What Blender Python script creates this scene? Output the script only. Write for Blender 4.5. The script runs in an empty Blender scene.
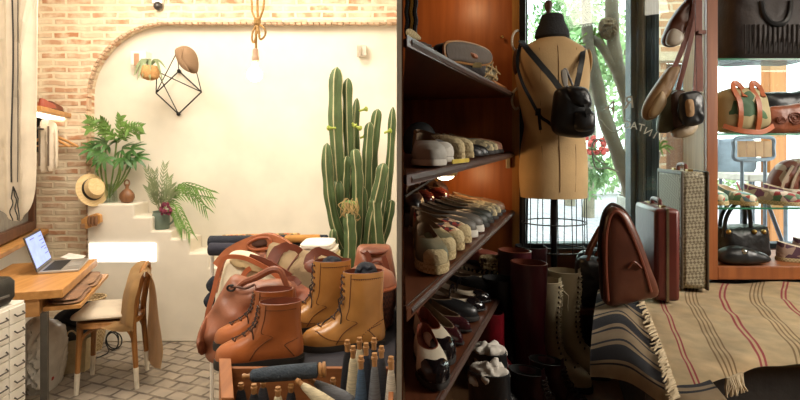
import bpy, bmesh, math, random
from mathutils import Vector, Matrix, Euler, noise

sc = bpy.context.scene
COL = sc.collection
F, HZ, EZ = 520.0, 148.0, 1.55      # focal length in pixels, horizon row, eye height


def srgb(h):
    if isinstance(h, str):
        h = h.lstrip('#')
        c = [int(h[i:i + 2], 16) / 255 for i in (0, 2, 4)]
    else:
        c = [x / 255 for x in h]
    return tuple((x / 12.92 if x <= .04045 else ((x + .055) / 1.055) ** 2.4) for x in c)


# ------------------------------------------------------------------ camera, daylight, exposure
cam_d = bpy.data.cameras.new('camera')
cam = bpy.data.objects.new('camera', cam_d)
COL.objects.link(cam)
cam.location = (0, 0, EZ)
cam.rotation_euler = (math.pi / 2, 0, 0)
cam_d.sensor_width = 36
cam_d.lens = 36 * F / 800
cam_d.shift_y = -(200 - HZ) / 800
cam_d.clip_start = .02
sc.camera = cam

world = bpy.data.worlds.new('daylight')
sc.world = world
world.use_nodes = True
bg = world.node_tree.nodes['Background']
bg.inputs[0].default_value = (.93, 1.0, 1.0, 1)
bg.inputs[1].default_value = 5.0

sc.view_settings.view_transform = 'Standard'
sc.view_settings.look = 'None'
sc.view_settings.gamma = 1
sc.view_settings.exposure = 0
sc.cycles.use_denoising = True
sc.cycles.max_bounces = 10
sc.cycles.transparent_max_bounces = 24
sc.cycles.sample_clamp_indirect = 6


def area(name, loc, target, size, power, color, spread=None, size_y=None):
    d = bpy.data.lights.new(name, 'AREA')
    d.energy = power
    d.color = color
    d.size = size
    if size_y:
        d.shape = 'RECTANGLE'
        d.size_y = size_y
    if spread:
        d.spread = spread
    o = bpy.data.objects.new(name, d)
    COL.objects.link(o)
    o.location = loc
    o.rotation_euler = (Vector(target) - Vector(loc)).to_track_quat('-Z', 'Y').to_euler()
    return o


area('room_fill_light', (-1.3, 3.0, 2.95), (-1.3, 3.2, 0), 1.6, 46, (1, .905, .76), size_y=.8)  # unseen overhead area light, added as ambient for the left room
area('room_fill_light', (-1.0, 1.1, 2.95), (-.9, 2.6, .6), .9, 40, (1, .91, .78))  # added front fill for the left room, no fixture behind it
area('arch_spot', (-1.95, 3.5, 2.95), (-2.15, 4.4, 1.9), .35, 9, (1, .92, .78))
area('arch_spot', (-.75, 3.5, 2.95), (-.45, 4.4, 2.0), .35, 8, (1, .92, .78))
area('window_daylight', (1.45, 2.86, 1.95), (1.2, 1.3, .9), 1.5, 7, (.92, .97, 1), size_y=1.3)
area('shop_fill_light', (1.75, 1.1, 2.9), (1.1, 2.0, 1.0), .8, 14, (1, .88, .72))  # unseen soft light, added to brighten the mannequin and blankets
area('side_fill_light', (2.6, 1.2, 2.0), (1.15, 1.75, 1.0), .9, 25, (1, .93, .82), spread=1.7)  # added fill from the right; the wall there has no window


# ------------------------------------------------------------------ helpers
def P(px, py, Y):
    return Vector(((px - 400) * Y / F, Y, EZ - (py - HZ) * Y / F))


def G(px, py, z):
    Y = F * (EZ - z) / (py - HZ)
    return Vector(((px - 400) * Y / F, Y, z))


def lerp(a, b, t):
    return a + (b - a) * t


def smooth_pts(pts, n, closed=True):
    """Catmull-Rom resampling of 2-D or 3-D points"""
    pts = [Vector(p) for p in pts]
    m = len(pts)
    segs = m if closed else m - 1
    out = []
    for k in range(n):
        t = k / n * segs if closed else k / (n - 1) * segs
        i = min(int(t), segs - 1)
        f = t - i
        if closed:
            p0, p1, p2, p3 = pts[(i - 1) % m], pts[i % m], pts[(i + 1) % m], pts[(i + 2) % m]
        else:
            p0, p1, p2, p3 = pts[max(i - 1, 0)], pts[i], pts[i + 1], pts[min(i + 2, m - 1)]
        out.append(.5 * ((2 * p1) + (p2 - p0) * f + (2 * p0 - 5 * p1 + 4 * p2 - p3) * f * f + (3 * p1 - p0 - 3 * p2 + p3) * f ** 3))
    return out


class MB:
    def __init__(s):
        s.bm = bmesh.new()
        s.uvl = s.bm.loops.layers.uv.new('UVMap')

    def face(s, vs):
        try:
            return s.bm.faces.new(vs)
        except ValueError:
            return None

    def box(s, c, size, rot=None, taper=1.0):
        c = Vector(c)
        x, y, z = [v / 2 for v in size]
        R = rot if rot is not None else Matrix.Identity(3)
        vs = []
        for dz in (-1, 1):
            k = 1 if dz < 0 else taper
            for dx, dy in ((-1, -1), (1, -1), (1, 1), (-1, 1)):
                vs.append(s.bm.verts.new(c + R @ Vector((dx * x * k, dy * y * k, dz * z))))
        for q in ((3, 2, 1, 0), (4, 5, 6, 7), (0, 1, 5, 4), (1, 2, 6, 5), (2, 3, 7, 6), (3, 0, 4, 7)):
            s.face([vs[i] for i in q])
        return s

    def mm(s, lo, hi):
        lo, hi = Vector(lo), Vector(hi)
        return s.box((lo + hi) / 2, hi - lo)

    def prism(s, outline, to3, d0, d1):
        a = [s.bm.verts.new(to3(x, y, d0)) for x, y in outline]
        b = [s.bm.verts.new(to3(x, y, d1)) for x, y in outline]
        n = len(a)
        s.face(a[::-1])
        s.face(b)
        for i in range(n):
            s.face([a[i], a[(i + 1) % n], b[(i + 1) % n], b[i]])
        return s

    def loft(s, rings, cap0=True, cap1=True):
        prev = None
        first = None
        for r in rings:
            vs = [s.bm.verts.new(p) for p in r]
            if prev:
                n = len(vs)
                for i in range(n):
                    s.face([prev[i], prev[(i + 1) % n], vs[(i + 1) % n], vs[i]])
            else:
                first = vs
            prev = vs
        if cap0:
            s.face(first[::-1])
        if cap1:
            s.face(prev)
        return s

    def tube(s, pts, r, n=8, closed=False):
        pts = [Vector(p) for p in pts]
        m = len(pts)
        rings = []
        nrm = None
        for i, p in enumerate(pts):
            if closed:
                t = pts[(i + 1) % m] - pts[i - 1]
            else:
                t = pts[min(i + 1, m - 1)] - pts[max(i - 1, 0)]
            if t.length < 1e-9:
                t = Vector((0, 0, 1))
            t.normalize()
            if nrm is None:
                a = Vector((0, 0, 1)) if abs(t.z) < .9 else Vector((1, 0, 0))
                nrm = t.cross(a).normalized()
            else:
                nrm = (nrm - t * nrm.dot(t))
                if nrm.length < 1e-6:
                    nrm = t.orthogonal()
                nrm.normalize()
            b = t.cross(nrm)
            rr = r[i] if isinstance(r, (list, tuple)) else r
            rings.append([p + (nrm * math.cos(k * math.tau / n) + b * math.sin(k * math.tau / n)) * rr for k in range(n)])
        if closed:
            rings.append(rings[0])
            s.loft(rings, False, False)
            bmesh.ops.remove_doubles(s.bm, verts=s.bm.verts[:], dist=1e-6)
        else:
            s.loft(rings)
        return s

    def strap(s, pts, w, t, up):
        """flat band along a path; up = direction its flat side faces"""
        pts = [Vector(p) for p in pts]
        m = len(pts)
        rings = []
        for i, p in enumerate(pts):
            tg = (pts[min(i + 1, m - 1)] - pts[max(i - 1, 0)]).normalized()
            u = Vector(up)
            side = tg.cross(u)
            if side.length < 1e-4:
                side = tg.orthogonal()
            side.normalize()
            nn = side.cross(tg).normalized()
            ww = w[i] if isinstance(w, (list, tuple)) else w
            rings.append([p + side * ww / 2 + nn * t / 2, p - side * ww / 2 + nn * t / 2, p - side * ww / 2 - nn * t / 2, p + side * ww / 2 - nn * t / 2])
        return s.loft(rings)

    def lathe(s, prof, n=24, M=None, sx=1, sy=1):
        M = M or Matrix.Identity(4)
        rings = [[M @ Vector((max(r, 1e-4) * math.cos(k * math.tau / n) * sx, max(r, 1e-4) * math.sin(k * math.tau / n) * sy, z)) for k in range(n)] for r, z in prof]
        return s.loft(rings)

    def ball(s, c, r, n=12, sc3=(1, 1, 1), R=None):
        c = Vector(c)
        R = R or Matrix.Identity(3)
        rings = []
        for i in range(n // 2 + 1):
            a = math.pi * i / (n // 2)
            rr, z = max(math.sin(a), 1e-3), -math.cos(a)
            rings.append([c + R @ Vector((r * rr * math.cos(k * math.tau / n) * sc3[0], r * rr * math.sin(k * math.tau / n) * sc3[1], r * z * sc3[2])) for k in range(n)])
        return s.loft(rings)

    def puff(s, outline, to3, d0, d1, rings=7, p=2.2, n=48, lump=0, ls=14, seed=0, centre=None, smooth=True, flat=0):
        """inflate an outline: d0 towards the viewer, d1 away; thick in the middle, rounded at the rim"""
        o = smooth_pts(outline, n) if smooth else [Vector(q) for q in outline]
        n = len(o)
        c = Vector(centre) if centre else sum(o, Vector((0, 0))) / n
        layers = []
        sl = [math.sin((1 - i / rings) * math.pi / 2) for i in range(rings)]
        for side, d in ((-1, d0), (1, d1)):
            L = []
            for i, k in enumerate(sl):
                if i == 0 and side == 1:
                    continue
                h = (1 - k ** p) ** (1 / p)
                R = []
                for q in o:
                    v = c + (q - c) * k
                    dd = side * d * h
                    if lump:
                        dd += lump * noise.noise(Vector((v.x * ls, v.y * ls, seed * 7.3 + side))) * min(1, h * 1.5)
                    R.append(s.bm.verts.new(to3(v.x, v.y, dd)))
                L.append(R)
            cv = s.bm.verts.new(to3(c.x, c.y, side * d))
            layers.append((L, cv))
        Lf, cf = layers[0]
        Lb, cb = layers[1]
        for L, cv, rev in ((Lf, cf, False), ([Lf[0]] + Lb, cb, True)):
            for a, b in zip(L, L[1:]):
                for i in range(n):
                    q = [a[i], a[(i + 1) % n], b[(i + 1) % n], b[i]]
                    s.face(q[::-1] if rev else q)
            a = L[-1]
            for i in range(n):
                q = [a[i], a[(i + 1) % n], cv]
                s.face(q[::-1] if rev else q)
        return s

    def grid(s, f, nu, nv, thick=0):
        V = [[s.bm.verts.new(f(i / nu, j / nv)) for j in range(nv + 1)] for i in range(nu + 1)]
        fs = []
        for i in range(nu):
            for j in range(nv):
                fc = s.face([V[i][j], V[i + 1][j], V[i + 1][j + 1], V[i][j + 1]])
                if fc:
                    for l, (a, b) in zip(fc.loops, ((i, j), (i + 1, j), (i + 1, j + 1), (i, j + 1))):
                        l[s.uvl].uv = (a / nu, b / nv)
                    fs.append(fc)
        if thick:
            bmesh.ops.solidify(s.bm, geom=fs, thickness=thick)
        return s

    def xform(s, M):
        bmesh.ops.transform(s.bm, matrix=M, verts=s.bm.verts[:])
        return s

    def build(s, name, m, parent=None, world=False, smooth=True, bevel=0, angle=38, normals=True):
        if normals:
            bmesh.ops.recalc_face_normals(s.bm, faces=s.bm.faces[:])
        if world and parent is not None:
            s.xform(WM[parent.name].inverted())
        me = bpy.data.meshes.new(name)
        s.bm.to_mesh(me)
        s.bm.free()
        if smooth:
            me.shade_smooth()
            me.set_sharp_from_angle(angle=math.radians(angle))
        o = bpy.data.objects.new(name, me)
        COL.objects.link(o)
        if m is not None:
            me.materials.append(m)
        if parent is not None:
            o.parent = parent
        if bevel:
            b = o.modifiers.new('bevel', 'BEVEL')
            b.width = bevel
            b.segments = 2
            b.limit_method = 'ANGLE'
            b.angle_limit = math.radians(40)
        return o


WM = {}


def thing(name, label, cat, loc=(0, 0, 0), rotz=0.0, group=None, rot=None):
    o = bpy.data.objects.new(name, None)
    COL.objects.link(o)
    o.empty_display_size = .05
    o.location = loc
    e = Euler(rot if rot else (0, 0, rotz), 'XYZ')
    o.rotation_euler = e
    tag(o, label, cat, group)
    WM[o.name] = Matrix.Translation(Vector(loc)) @ e.to_matrix().to_4x4()
    return o


def tag(o, label, cat, group=None, kind=None):
    o['label'] = label
    o['category'] = cat
    if group:
        o['group'] = group
    if kind:
        o['kind'] = kind
    return o


def struct(o, label=None, cat=None):
    o['kind'] = 'structure'
    if label:
        o['label'] = label
        o['category'] = cat
    return o


def dup(root, loc, rotz=None, label=None, group=None, rot=None):
    r = root.copy()
    COL.objects.link(r)
    r.location = loc
    if rot is not None:
        r.rotation_euler = rot
    elif rotz is not None:
        r.rotation_euler = (0, 0, rotz)
    if label:
        r['label'] = label
    if group:
        r['group'] = group
    for ch in list(root.children):
        c = ch.copy()
        COL.objects.link(c)
        c.parent = r
        for g in ch.children:
            d = g.copy()
            COL.objects.link(d)
            d.parent = c
    return r


def plane3(Y):
    """pixel outline -> world at depth Y, third argument = metres behind (+) or before (-) that depth"""
    return lambda x, y, d: Vector(((x - 400) * Y / F, Y + d, EZ - (y - HZ) * Y / F))


# ------------------------------------------------------------------ materials
MATS = {}


def mat(key, col, rough=.6, var=.12, scale=18, bump=.08, bscale=None, metal=0, coat=0, stretch=(1, 1, 1), col2=None, trans=0, emit=None, estr=0, sheen=0, alpha=1, detail=4):
    if key in MATS:
        return MATS[key]
    m = bpy.data.materials.new(key)
    m.use_nodes = True
    nt = m.node_tree
    N, L = nt.nodes, nt.links
    b = N['Principled BSDF']
    c = srgb(col)
    c2 = srgb(col2) if col2 else tuple(x * (1 - var * 1.6) for x in c)
    c1 = c if col2 else tuple(min(1, x * (1 + var)) for x in c)
    tc = N.new('ShaderNodeTexCoord')
    mp = N.new('ShaderNodeMapping')
    mp.inputs['Scale'].default_value = stretch
    L.new(tc.outputs['Object'], mp.inputs[0])
    nz = N.new('ShaderNodeTexNoise')
    nz.inputs['Scale'].default_value = scale
    nz.inputs['Detail'].default_value = detail
    L.new(mp.outputs[0], nz.inputs['Vector'])
    mx = N.new('ShaderNodeMix')
    mx.data_type = 'RGBA'
    mx.inputs[6].default_value = (*c2, 1)
    mx.inputs[7].default_value = (*c1, 1)
    rm = N.new('ShaderNodeMapRange')
    rm.inputs[1].default_value = .3
    rm.inputs[2].default_value = .7
    L.new(nz.outputs['Fac'], rm.inputs[0])
    L.new(rm.outputs[0], mx.inputs[0])
    L.new(mx.outputs[2], b.inputs['Base Color'])
    b.inputs['Roughness'].default_value = rough
    b.inputs['Metallic'].default_value = metal
    b.inputs['Coat Weight'].default_value = coat
    b.inputs['Sheen Weight'].default_value = sheen
    b.inputs['Transmission Weight'].default_value = trans
    b.inputs['Alpha'].default_value = alpha
    if emit:
        b.inputs['Emission Color'].default_value = (*srgb(emit), 1)
        b.inputs['Emission Strength'].default_value = estr
    if bump:
        nb = N.new('ShaderNodeTexNoise')
        nb.inputs['Scale'].default_value = bscale or scale * 4
        L.new(mp.outputs[0], nb.inputs['Vector'])
        bp = N.new('ShaderNodeBump')
        bp.inputs['Strength'].default_value = min(1, bump * 3)
        bp.inputs['Distance'].default_value = .004
        L.new(nb.outputs['Fac'], bp.inputs['Height'])
        L.new(bp.outputs[0], b.inputs['Normal'])
    MATS[key] = m
    return m


def nodes_of(m):
    nt = m.node_tree
    return nt, nt.nodes, nt.links, nt.nodes['Principled BSDF']


def wood(key, col, col2, axis=0, rough=.45, scale=5, coat=0):
    st = [14, 14, 14]
    st[axis] = 1.0
    return mat(key, col, rough, scale=scale * .5, bump=.03, stretch=tuple(st), col2=col2, coat=coat, detail=8)


def brickmat(key, axes, bw, bh, c1, c2, cm, wash, washamt, mortar=.012, bump=.6, rot=0, offs=(0, 0)):
    m = mat(key, c1, .85, bump=0)
    nt, N, L, b = nodes_of(m)
    tc = N.new('ShaderNodeTexCoord')
    sp = N.new('ShaderNodeSeparateXYZ')
    L.new(tc.outputs['Object'], sp.inputs[0])
    cb = N.new('ShaderNodeCombineXYZ')
    L.new(sp.outputs[axes[0]], cb.inputs[0])
    L.new(sp.outputs[axes[1]], cb.inputs[1])
    # wobble
    nz0 = N.new('ShaderNodeTexNoise')
    nz0.inputs['Scale'].default_value = 7
    L.new(tc.outputs['Object'], nz0.inputs['Vector'])
    vm = N.new('ShaderNodeVectorMath')
    vm.operation = 'MULTIPLY_ADD'
    vm.inputs[1].default_value = (.03, .03, 0)
    L.new(nz0.outputs['Color'], vm.inputs[0])
    L.new(cb.outputs[0], vm.inputs[2])
    mp = N.new('ShaderNodeMapping')
    mp.inputs['Rotation'].default_value = (0, 0, rot)
    mp.inputs['Location'].default_value = (offs[0], offs[1], 0)
    L.new(vm.outputs[0], mp.inputs[0])
    br = N.new('ShaderNodeTexBrick')
    br.inputs['Scale'].default_value = 1
    br.inputs['Brick Width'].default_value = bw
    br.inputs['Row Height'].default_value = bh
    br.inputs['Mortar Size'].default_value = mortar
    br.inputs['Mortar Smooth'].default_value = .35
    br.inputs['Color1'].default_value = (*srgb(c1), 1)
    br.inputs['Color2'].default_value = (*srgb(c2), 1)
    br.inputs['Mortar'].default_value = (*srgb(cm), 1)
    L.new(mp.outputs[0], br.inputs['Vector'])
    nz = N.new('ShaderNodeTexNoise')
    nz.inputs['Scale'].default_value = 9
    nz.inputs['Detail'].default_value = 6
    L.new(mp.outputs[0], nz.inputs['Vector'])
    rm = N.new('ShaderNodeMapRange')
    rm.inputs[1].default_value = .42
    rm.inputs[2].default_value = .62
    rm.inputs[4].default_value = washamt
    L.new(nz.outputs['Fac'], rm.inputs[0])
    mx = N.new('ShaderNodeMix')
    mx.data_type = 'RGBA'
    L.new(rm.outputs[0], mx.inputs[0])
    L.new(br.outputs['Color'], mx.inputs[6])
    mx.inputs[7].default_value = (*srgb(wash), 1)
    L.new(mx.outputs[2], b.inputs['Base Color'])
    ad = N.new('ShaderNodeMath')
    ad.operation = 'MULTIPLY_ADD'
    ad.inputs[1].default_value = -1
    L.new(br.outputs['Fac'], ad.inputs[0])
    L.new(nz.outputs['Fac'], ad.inputs[2])
    bp = N.new('ShaderNodeBump')
    bp.inputs['Strength'].default_value = bump
    bp.inputs['Distance'].default_value = .012
    L.new(ad.outputs[0], bp.inputs['Height'])
    L.new(bp.outputs[0], b.inputs['Normal'])
    return m


def weave(key, c1, c2, scale=60, rough=.7, bump=.5, checker=True):
    """basket-weave / knit: checker of two tones with bump, on object coordinates"""
    m = mat(key, c1, rough, bump=0)
    nt, N, L, b = nodes_of(m)
    tc = N.new('ShaderNodeTexCoord')
    ck = N.new('ShaderNodeTexChecker')
    ck.inputs['Scale'].default_value = scale
    ck.inputs['Color1'].default_value = (*srgb(c1), 1)
    ck.inputs['Color2'].default_value = (*srgb(c2), 1)
    L.new(tc.outputs['Object'], ck.inputs['Vector'])
    L.new(ck.outputs['Color'], b.inputs['Base Color'])
    bp = N.new('ShaderNodeBump')
    bp.inputs['Strength'].default_value = bump
    bp.inputs['Distance'].default_value = .003
    L.new(ck.outputs['Fac'], bp.inputs['Height'])
    L.new(bp.outputs[0], b.inputs['Normal'])
    return m


def spots(key, base, cols, scale=40, thr=.4, rough=.7):
    """patterned cloth: cells of several colours over a base"""
    m = mat(key, base, rough, bump=.05)
    nt, N, L, b = nodes_of(m)
    tc = N.new('ShaderNodeTexCoord')
    vo = N.new('ShaderNodeTexVoronoi')
    vo.inputs['Scale'].default_value = scale
    L.new(tc.outputs['Object'], vo.inputs['Vector'])
    sp = N.new('ShaderNodeSeparateColor')
    L.new(vo.outputs['Color'], sp.inputs[0])
    rp = N.new('ShaderNodeValToRGB')
    rp.color_ramp.interpolation = 'CONSTANT'
    L.new(sp.outputs[0], rp.inputs[0])
    els = rp.color_ramp.elements
    els[0].color = (*srgb(base), 1)
    els[1].position = 1 - thr
    els[1].color = (*srgb(cols[0]), 1)
    for i, c in enumerate(cols[1:]):
        e = els.new(1 - thr + thr * (i + 1) / len(cols))
        e.color = (*srgb(c), 1)
    L.new(rp.outputs[0], b.inputs['Base Color'])
    return m


def uvstripes(key, base, stripes, along=0, rough=.9):
    """woven cloth with stripes at UV positions: [(pos, width, colour)]"""
    m = mat(key, base, rough, bump=0, sheen=.1)
    nt, N, L, b = nodes_of(m)
    uv = N.new('ShaderNodeUVMap')
    uv.uv_map = 'UVMap'
    sp = N.new('ShaderNodeSeparateXYZ')
    L.new(uv.outputs[0], sp.inputs[0])
    prev = None
    for pos, w, c in stripes:
        su = N.new('ShaderNodeMath')
        su.operation = 'COMPARE'
        su.inputs[1].default_value = pos
        su.inputs[2].default_value = w / 2
        L.new(sp.outputs[along], su.inputs[0])
        mx = N.new('ShaderNodeMix')
        mx.data_type = 'RGBA'
        L.new(su.outputs[0], mx.inputs[0])
        if prev is None:
            old = b.inputs['Base Color'].links[0].from_socket
            L.new(old, mx.inputs[6])
        else:
            L.new(prev, mx.inputs[6])
        mx.inputs[7].default_value = (*srgb(c), 1)
        prev = mx.outputs[2]
    L.new(prev, b.inputs['Base Color'])
    wv = N.new('ShaderNodeTexNoise')
    wv.inputs['Scale'].default_value = 900
    tc = N.new('ShaderNodeTexCoord')
    L.new(tc.outputs['Object'], wv.inputs['Vector'])
    bp = N.new('ShaderNodeBump')
    bp.inputs['Strength'].default_value = .4
    bp.inputs['Distance'].default_value = .002
    L.new(wv.outputs['Fac'], bp.inputs['Height'])
    L.new(bp.outputs[0], b.inputs['Normal'])
    return m


def glassmat(key, tint=(1, 1, 1), gloss=.08, rough=.02):
    m = bpy.data.materials.new(key)
    m.use_nodes = True
    nt = m.node_tree
    N, L = nt.nodes, nt.links
    N.remove(N['Principled BSDF'])
    out = N['Material Output']
    t = N.new('ShaderNodeBsdfTransparent')
    t.inputs[0].default_value = (*tint, 1)
    g = N.new('ShaderNodeBsdfGlossy')
    g.inputs['Roughness'].default_value = rough
    mx = N.new('ShaderNodeMixShader')
    mx.inputs[0].default_value = gloss
    L.new(t.outputs[0], mx.inputs[1])
    L.new(g.outputs[0], mx.inputs[2])
    L.new(mx.outputs[0], out.inputs[0])
    return m


def glow(key, col, s):
    return mat(key, col, .5, bump=0, emit=col, estr=s)


M_plaster = mat('plaster', '#e8dfce', .9, var=.06, scale=3, bump=.1, bscale=9)
M_white = mat('white_paint', '#e9e4da', .6, var=.03, scale=4, bump=.02)
M_oak = wood('oak', '#d09a5c', '#b67f43', 1)
M_oakx = wood('oak_x', '#cf9a5e', '#b27c42', 0)
M_oakz = wood('oak_z', '#c79158', '#a8733d', 2)
M_brownL = mat('brown_leather', '#a65a35', .38, var=.14, scale=10, bump=.08, bscale=60)
M_brownD = mat('dark_brown_leather', '#6e3623', .4, var=.16, scale=12, bump=.08, bscale=70)
M_tanL = mat('tan_leather', '#b9803f', .32, var=.12, scale=9, bump=.05, bscale=60)
M_cognac = mat('cognac_leather', '#a55e32', .28, var=.14, scale=9, bump=.04, bscale=60)
M_blackL = mat('black_leather', '#1a1a1b', .38, var=.2, scale=14, bump=.08, bscale=70)
M_black = mat('black_matt', '#141414', .7, var=.1, bump=.02)
M_blackm = mat('black_metal', '#1b1a1a', .45, var=.1, bump=.02, metal=.4)
M_sole = mat('rubber_sole', '#221c18', .7, var=.1, bump=.05)
M_brass = mat('brass', '#b59355', .3, metal=1, bump=0)
M_steel = mat('steel', '#b8b6b0', .25, metal=1, bump=0)
M_cream = mat('cream_cloth', '#e2d5bb', .9, var=.07, scale=8, bump=.15, bscale=300)
M_linen = mat('linen', '#e3d4bf', .95, var=.07, scale=10, bump=.2, bscale=260)
M_khaki = mat('khaki_canvas', '#a18a6b', .95, var=.1, scale=9, bump=.2, bscale=240)
M_navy = mat('navy_cloth', '#20242f', .9, var=.2, scale=12, bump=.2, bscale=120)
M_leaf = mat('dark_leaf', '#3f6b2f', .45, var=.3, scale=8, bump=.05)
M_leaf2 = mat('fresh_leaf', '#6d9345', .5, var=.25, scale=9, bump=.05)
M_leaf3 = mat('sage_leaf', '#88946a', .6, var=.2, scale=9, bump=.05)
M_jute = mat('jute', '#b58d55', .95, var=.2, scale=60, bump=.3, bscale=200)
# ================================================================== STRUCTURE: left room
YB, YW = 4.28, 4.40          # brick face, plaster wall behind the arch
M_pave = brickmat('grey_pavers', (0, 1), .135, .105, '#9a8d7d', '#84796c', '#5d5247', '#ab9c88', .45, mortar=.011, rot=.36, bump=.8)
M_brick = brickmat('whitewashed_brick', (0, 2), .21, .056, '#b9825d', '#d9c3a6', '#e2d2b6', '#e8d9bd', .75, mortar=.012)
ZR = .65                     # floor level of the right room

struct(MB().mm((-3.6, -1.3, -.1), (0, YW + .1, 0)).build('floor', M_pave, smooth=False))
struct(MB().mm((-3.6, -1.3, 3.1), (0, YW + .1, 3.2)).build('ceiling', M_white, smooth=False))
struct(MB().mm((-3.6, YW, 0), (-.0061, YW + .1, 3.1)).build('wall_back', M_plaster, smooth=False))

# brick wall with the big arched opening
X0, X1 = -3.12, -.0062
xa, zt = P(86, 0, YB).x, P(0, 22, YB).z
rad = .62
arch = []
for k in range(17):
    a = math.pi - k / 16 * math.pi / 2
    arch.append((xa + rad + rad * math.cos(a), zt - rad + rad * math.sin(a) * .92 + rad * .08 * (k / 16)))
mb = MB()
to3 = lambda x, z, d: Vector((x, YB + d, z))
top = 3.1
# pier
mb.prism([(X0, 0), (xa, 0)] + arch + [(xa + rad, top), (X0, top)], to3, 0, YW - YB - .001)
mb.prism([(xa + rad, zt), (X1, zt), (X1, top), (xa + rad, top)], to3, 0, YW - YB - .001)
struct(mb.build('wall_brick', M_brick, smooth=False))
# row of cut bricks round the edge of the arch
mb = MB()
path = [Vector((xa, 0, z)) for z in (.4 + .056 * i for i in range(int((arch[0][1] - .4) / .056)))]
path += [Vector((x, 0, z)) for x, z in smooth_pts(arch, 26, False)]
xx = xa + rad
while xx < X1 - .03:
    path.append(Vector((xx, 0, zt)))
    xx += .05
rnd = random.Random(4)
for a, b in zip(path, path[1:]):
    t = (b - a)
    if t.length < .01:
        continue
    an = math.atan2(t.z, t.x)
    mb.box(((a.x + b.x) / 2, YB + .03 + rnd.uniform(-.004, .004), (a.z + b.z) / 2), (t.length * .86, .05, .034 + rnd.uniform(-.006, .006)), Matrix.Rotation(-an, 3, 'Y'))
struct(mb.build('trim_1', mat('pale_brick', '#d6b596', .9, var=.25, scale=14, bump=.2), bevel=.006))

# left side wall leaning away from the view, with a framed opening and a ledge
wd = Vector((-.352, .936, 0))                     # along the wall, away from the viewer
wn = Vector((.936, .352, 0))                      # into the room
wA = Vector((-3.02, YB, 0))
def wl(s, o, z):                                   # s metres towards the viewer from the corner, o metres into the room
    return wA - wd * s + wn * o + Vector((0, 0, z))
mb = MB()
a, b, c, d = wl(0, 0, 0), wl(5.95, 0, 0), wl(5.95, -.1, 0), wl(0, -.1, 0)
mb.prism([(v.x, v.y) for v in (a, b, c, d)], lambda x, y, z: Vector((x, y, z)), 0, 3.1)
struct(mb.build('wall_left', M_white, smooth=False))
Rw = Matrix.Rotation(math.atan2(wd.y, wd.x), 3, 'Z')
def wbox(mb, s0, s1, o0, o1, z0, z1):
    return mb.box(wl((s0 + s1) / 2, (o0 + o1) / 2, (z0 + z1) / 2), (abs(s1 - s0), abs(o1 - o0), z1 - z0), Rw)
fr = struct(wbox(wbox(wbox(wbox(MB(), .10, .17, .002, .05, .90, 2.0), .95, 1.02, .002, .05, .90, 2.0), .17, .95, .002, .05, .90, .97), .17, .95, .002, .05, 1.93, 2.0).build('window_1', wood('walnut', '#6b4630', '#4c2f1f', 2), bevel=.004))
wbox(MB(), .17, .95, .004, .012, .97, 1.93).build('window_pane', mat('grey_pane', '#8d8a83', .15, bump=0), fr)
struct(wbox(MB(), .0, 1.3, .002, .12, .85, .885).build('trim_2', M_oak, bevel=.004))

# whitewashed stepped plinth under the back wall
Ys = 4.15
steps = [(87, 134, 204), (134, 152, 217), (152, 171, 231), (171, 190, 239), (190, 209, 253), (209, 229, 268), (229, 249, 283), (249, 270, 299)]
mb = MB()
pts = []
for x0, x1, y in steps:
    pts += [(P(x0, y, Ys).x, P(x0, y, Ys).z), (P(x1, y, Ys).x, P(x1, y, Ys).z)]
prof = [(pts[0][0], 0)] + pts + [(pts[-1][0], 0)]
mb.prism(prof, lambda x, z, d: Vector((x, d, z)), Ys, YW - .001)
struct(mb.build('trim_3', M_plaster, smooth=False, bevel=.012))
# low rough skirting bank where wall meets floor
struct(MB().prism([(Ys - .12, 0), (YW - .002, 0), (YW - .002, .16)], lambda y, z, d: Vector((d, y, z)), P(270, 0, Ys).x, -.008).build('baseboard_back', M_plaster, smooth=False))

# ================================================================== STRUCTURE: right room
YV = 2.75                                          # window wall
M_dkwood = wood('dark_wood', '#57301c', '#3d2013', 0, rough=.4)
M_floorR = wood('floor_boards', '#8e6b4c', '#6e4f36', 1, rough=.4)
struct(MB().mm((.0062, .95, ZR - .12), (2.7, YV + .12, ZR)).build('floor_raised', M_floorR, smooth=False))
struct(MB().mm((0.0, -1.3, -.1), (2.7, YV + .12, 0)).build('floor_lower', M_floorR, smooth=False))
struct(MB().mm((.0062, -1.3, 3.0), (2.8, YV + .12, 3.1)).build('ceiling_right', mat('dark_ceiling', '#5a4636', .8), smooth=False))
struct(MB().mm((2.7, -1.3, 0), (2.8, YV + .12, 3.0)).build('wall_right', mat('umber_wall', '#6d4a33', .8), smooth=False))
struct(MB().mm((-3.6, -1.4, -.1), (2.8, -1.3, 3.2)).build('wall_front', mat('shade_wall', '#5b4a3d', .9), smooth=False))
struct(MB().mm((-.006, .95, 0), (.003, YW + .1, 3.1)).build('wall_middle', M_white, smooth=False))
struct(MB().mm((.0031, .953, 0), (.006, YW + .1, 3.1)).build('wall_shelf_side', wood('brown_panelling', '#6e3f22', '#522c17', 2), smooth=False))
xw0 = P(523, 0, YV).x
zs = P(0, 249, YV).z
struct(MB().mm((.0062, YV, ZR), (xw0, YV + .12, 3.0)).build('wall_window_side', M_dkwood, smooth=False))
struct(MB().mm((xw0, YV, ZR), (2.7, YV + .12, zs)).build('wall_under_window', M_dkwood, smooth=False))
struct(MB().mm((xw0, YV, 2.75), (2.7, YV + .12, 3.0)).build('wall_over_window', M_dkwood, smooth=False))
M_fr = mat('blue_black_frame', '#3a4650', .5, var=.15, scale=8, bump=.04)
xm0, xm1 = P(637, 0, YV).x, P(655, 0, YV).x
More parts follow.
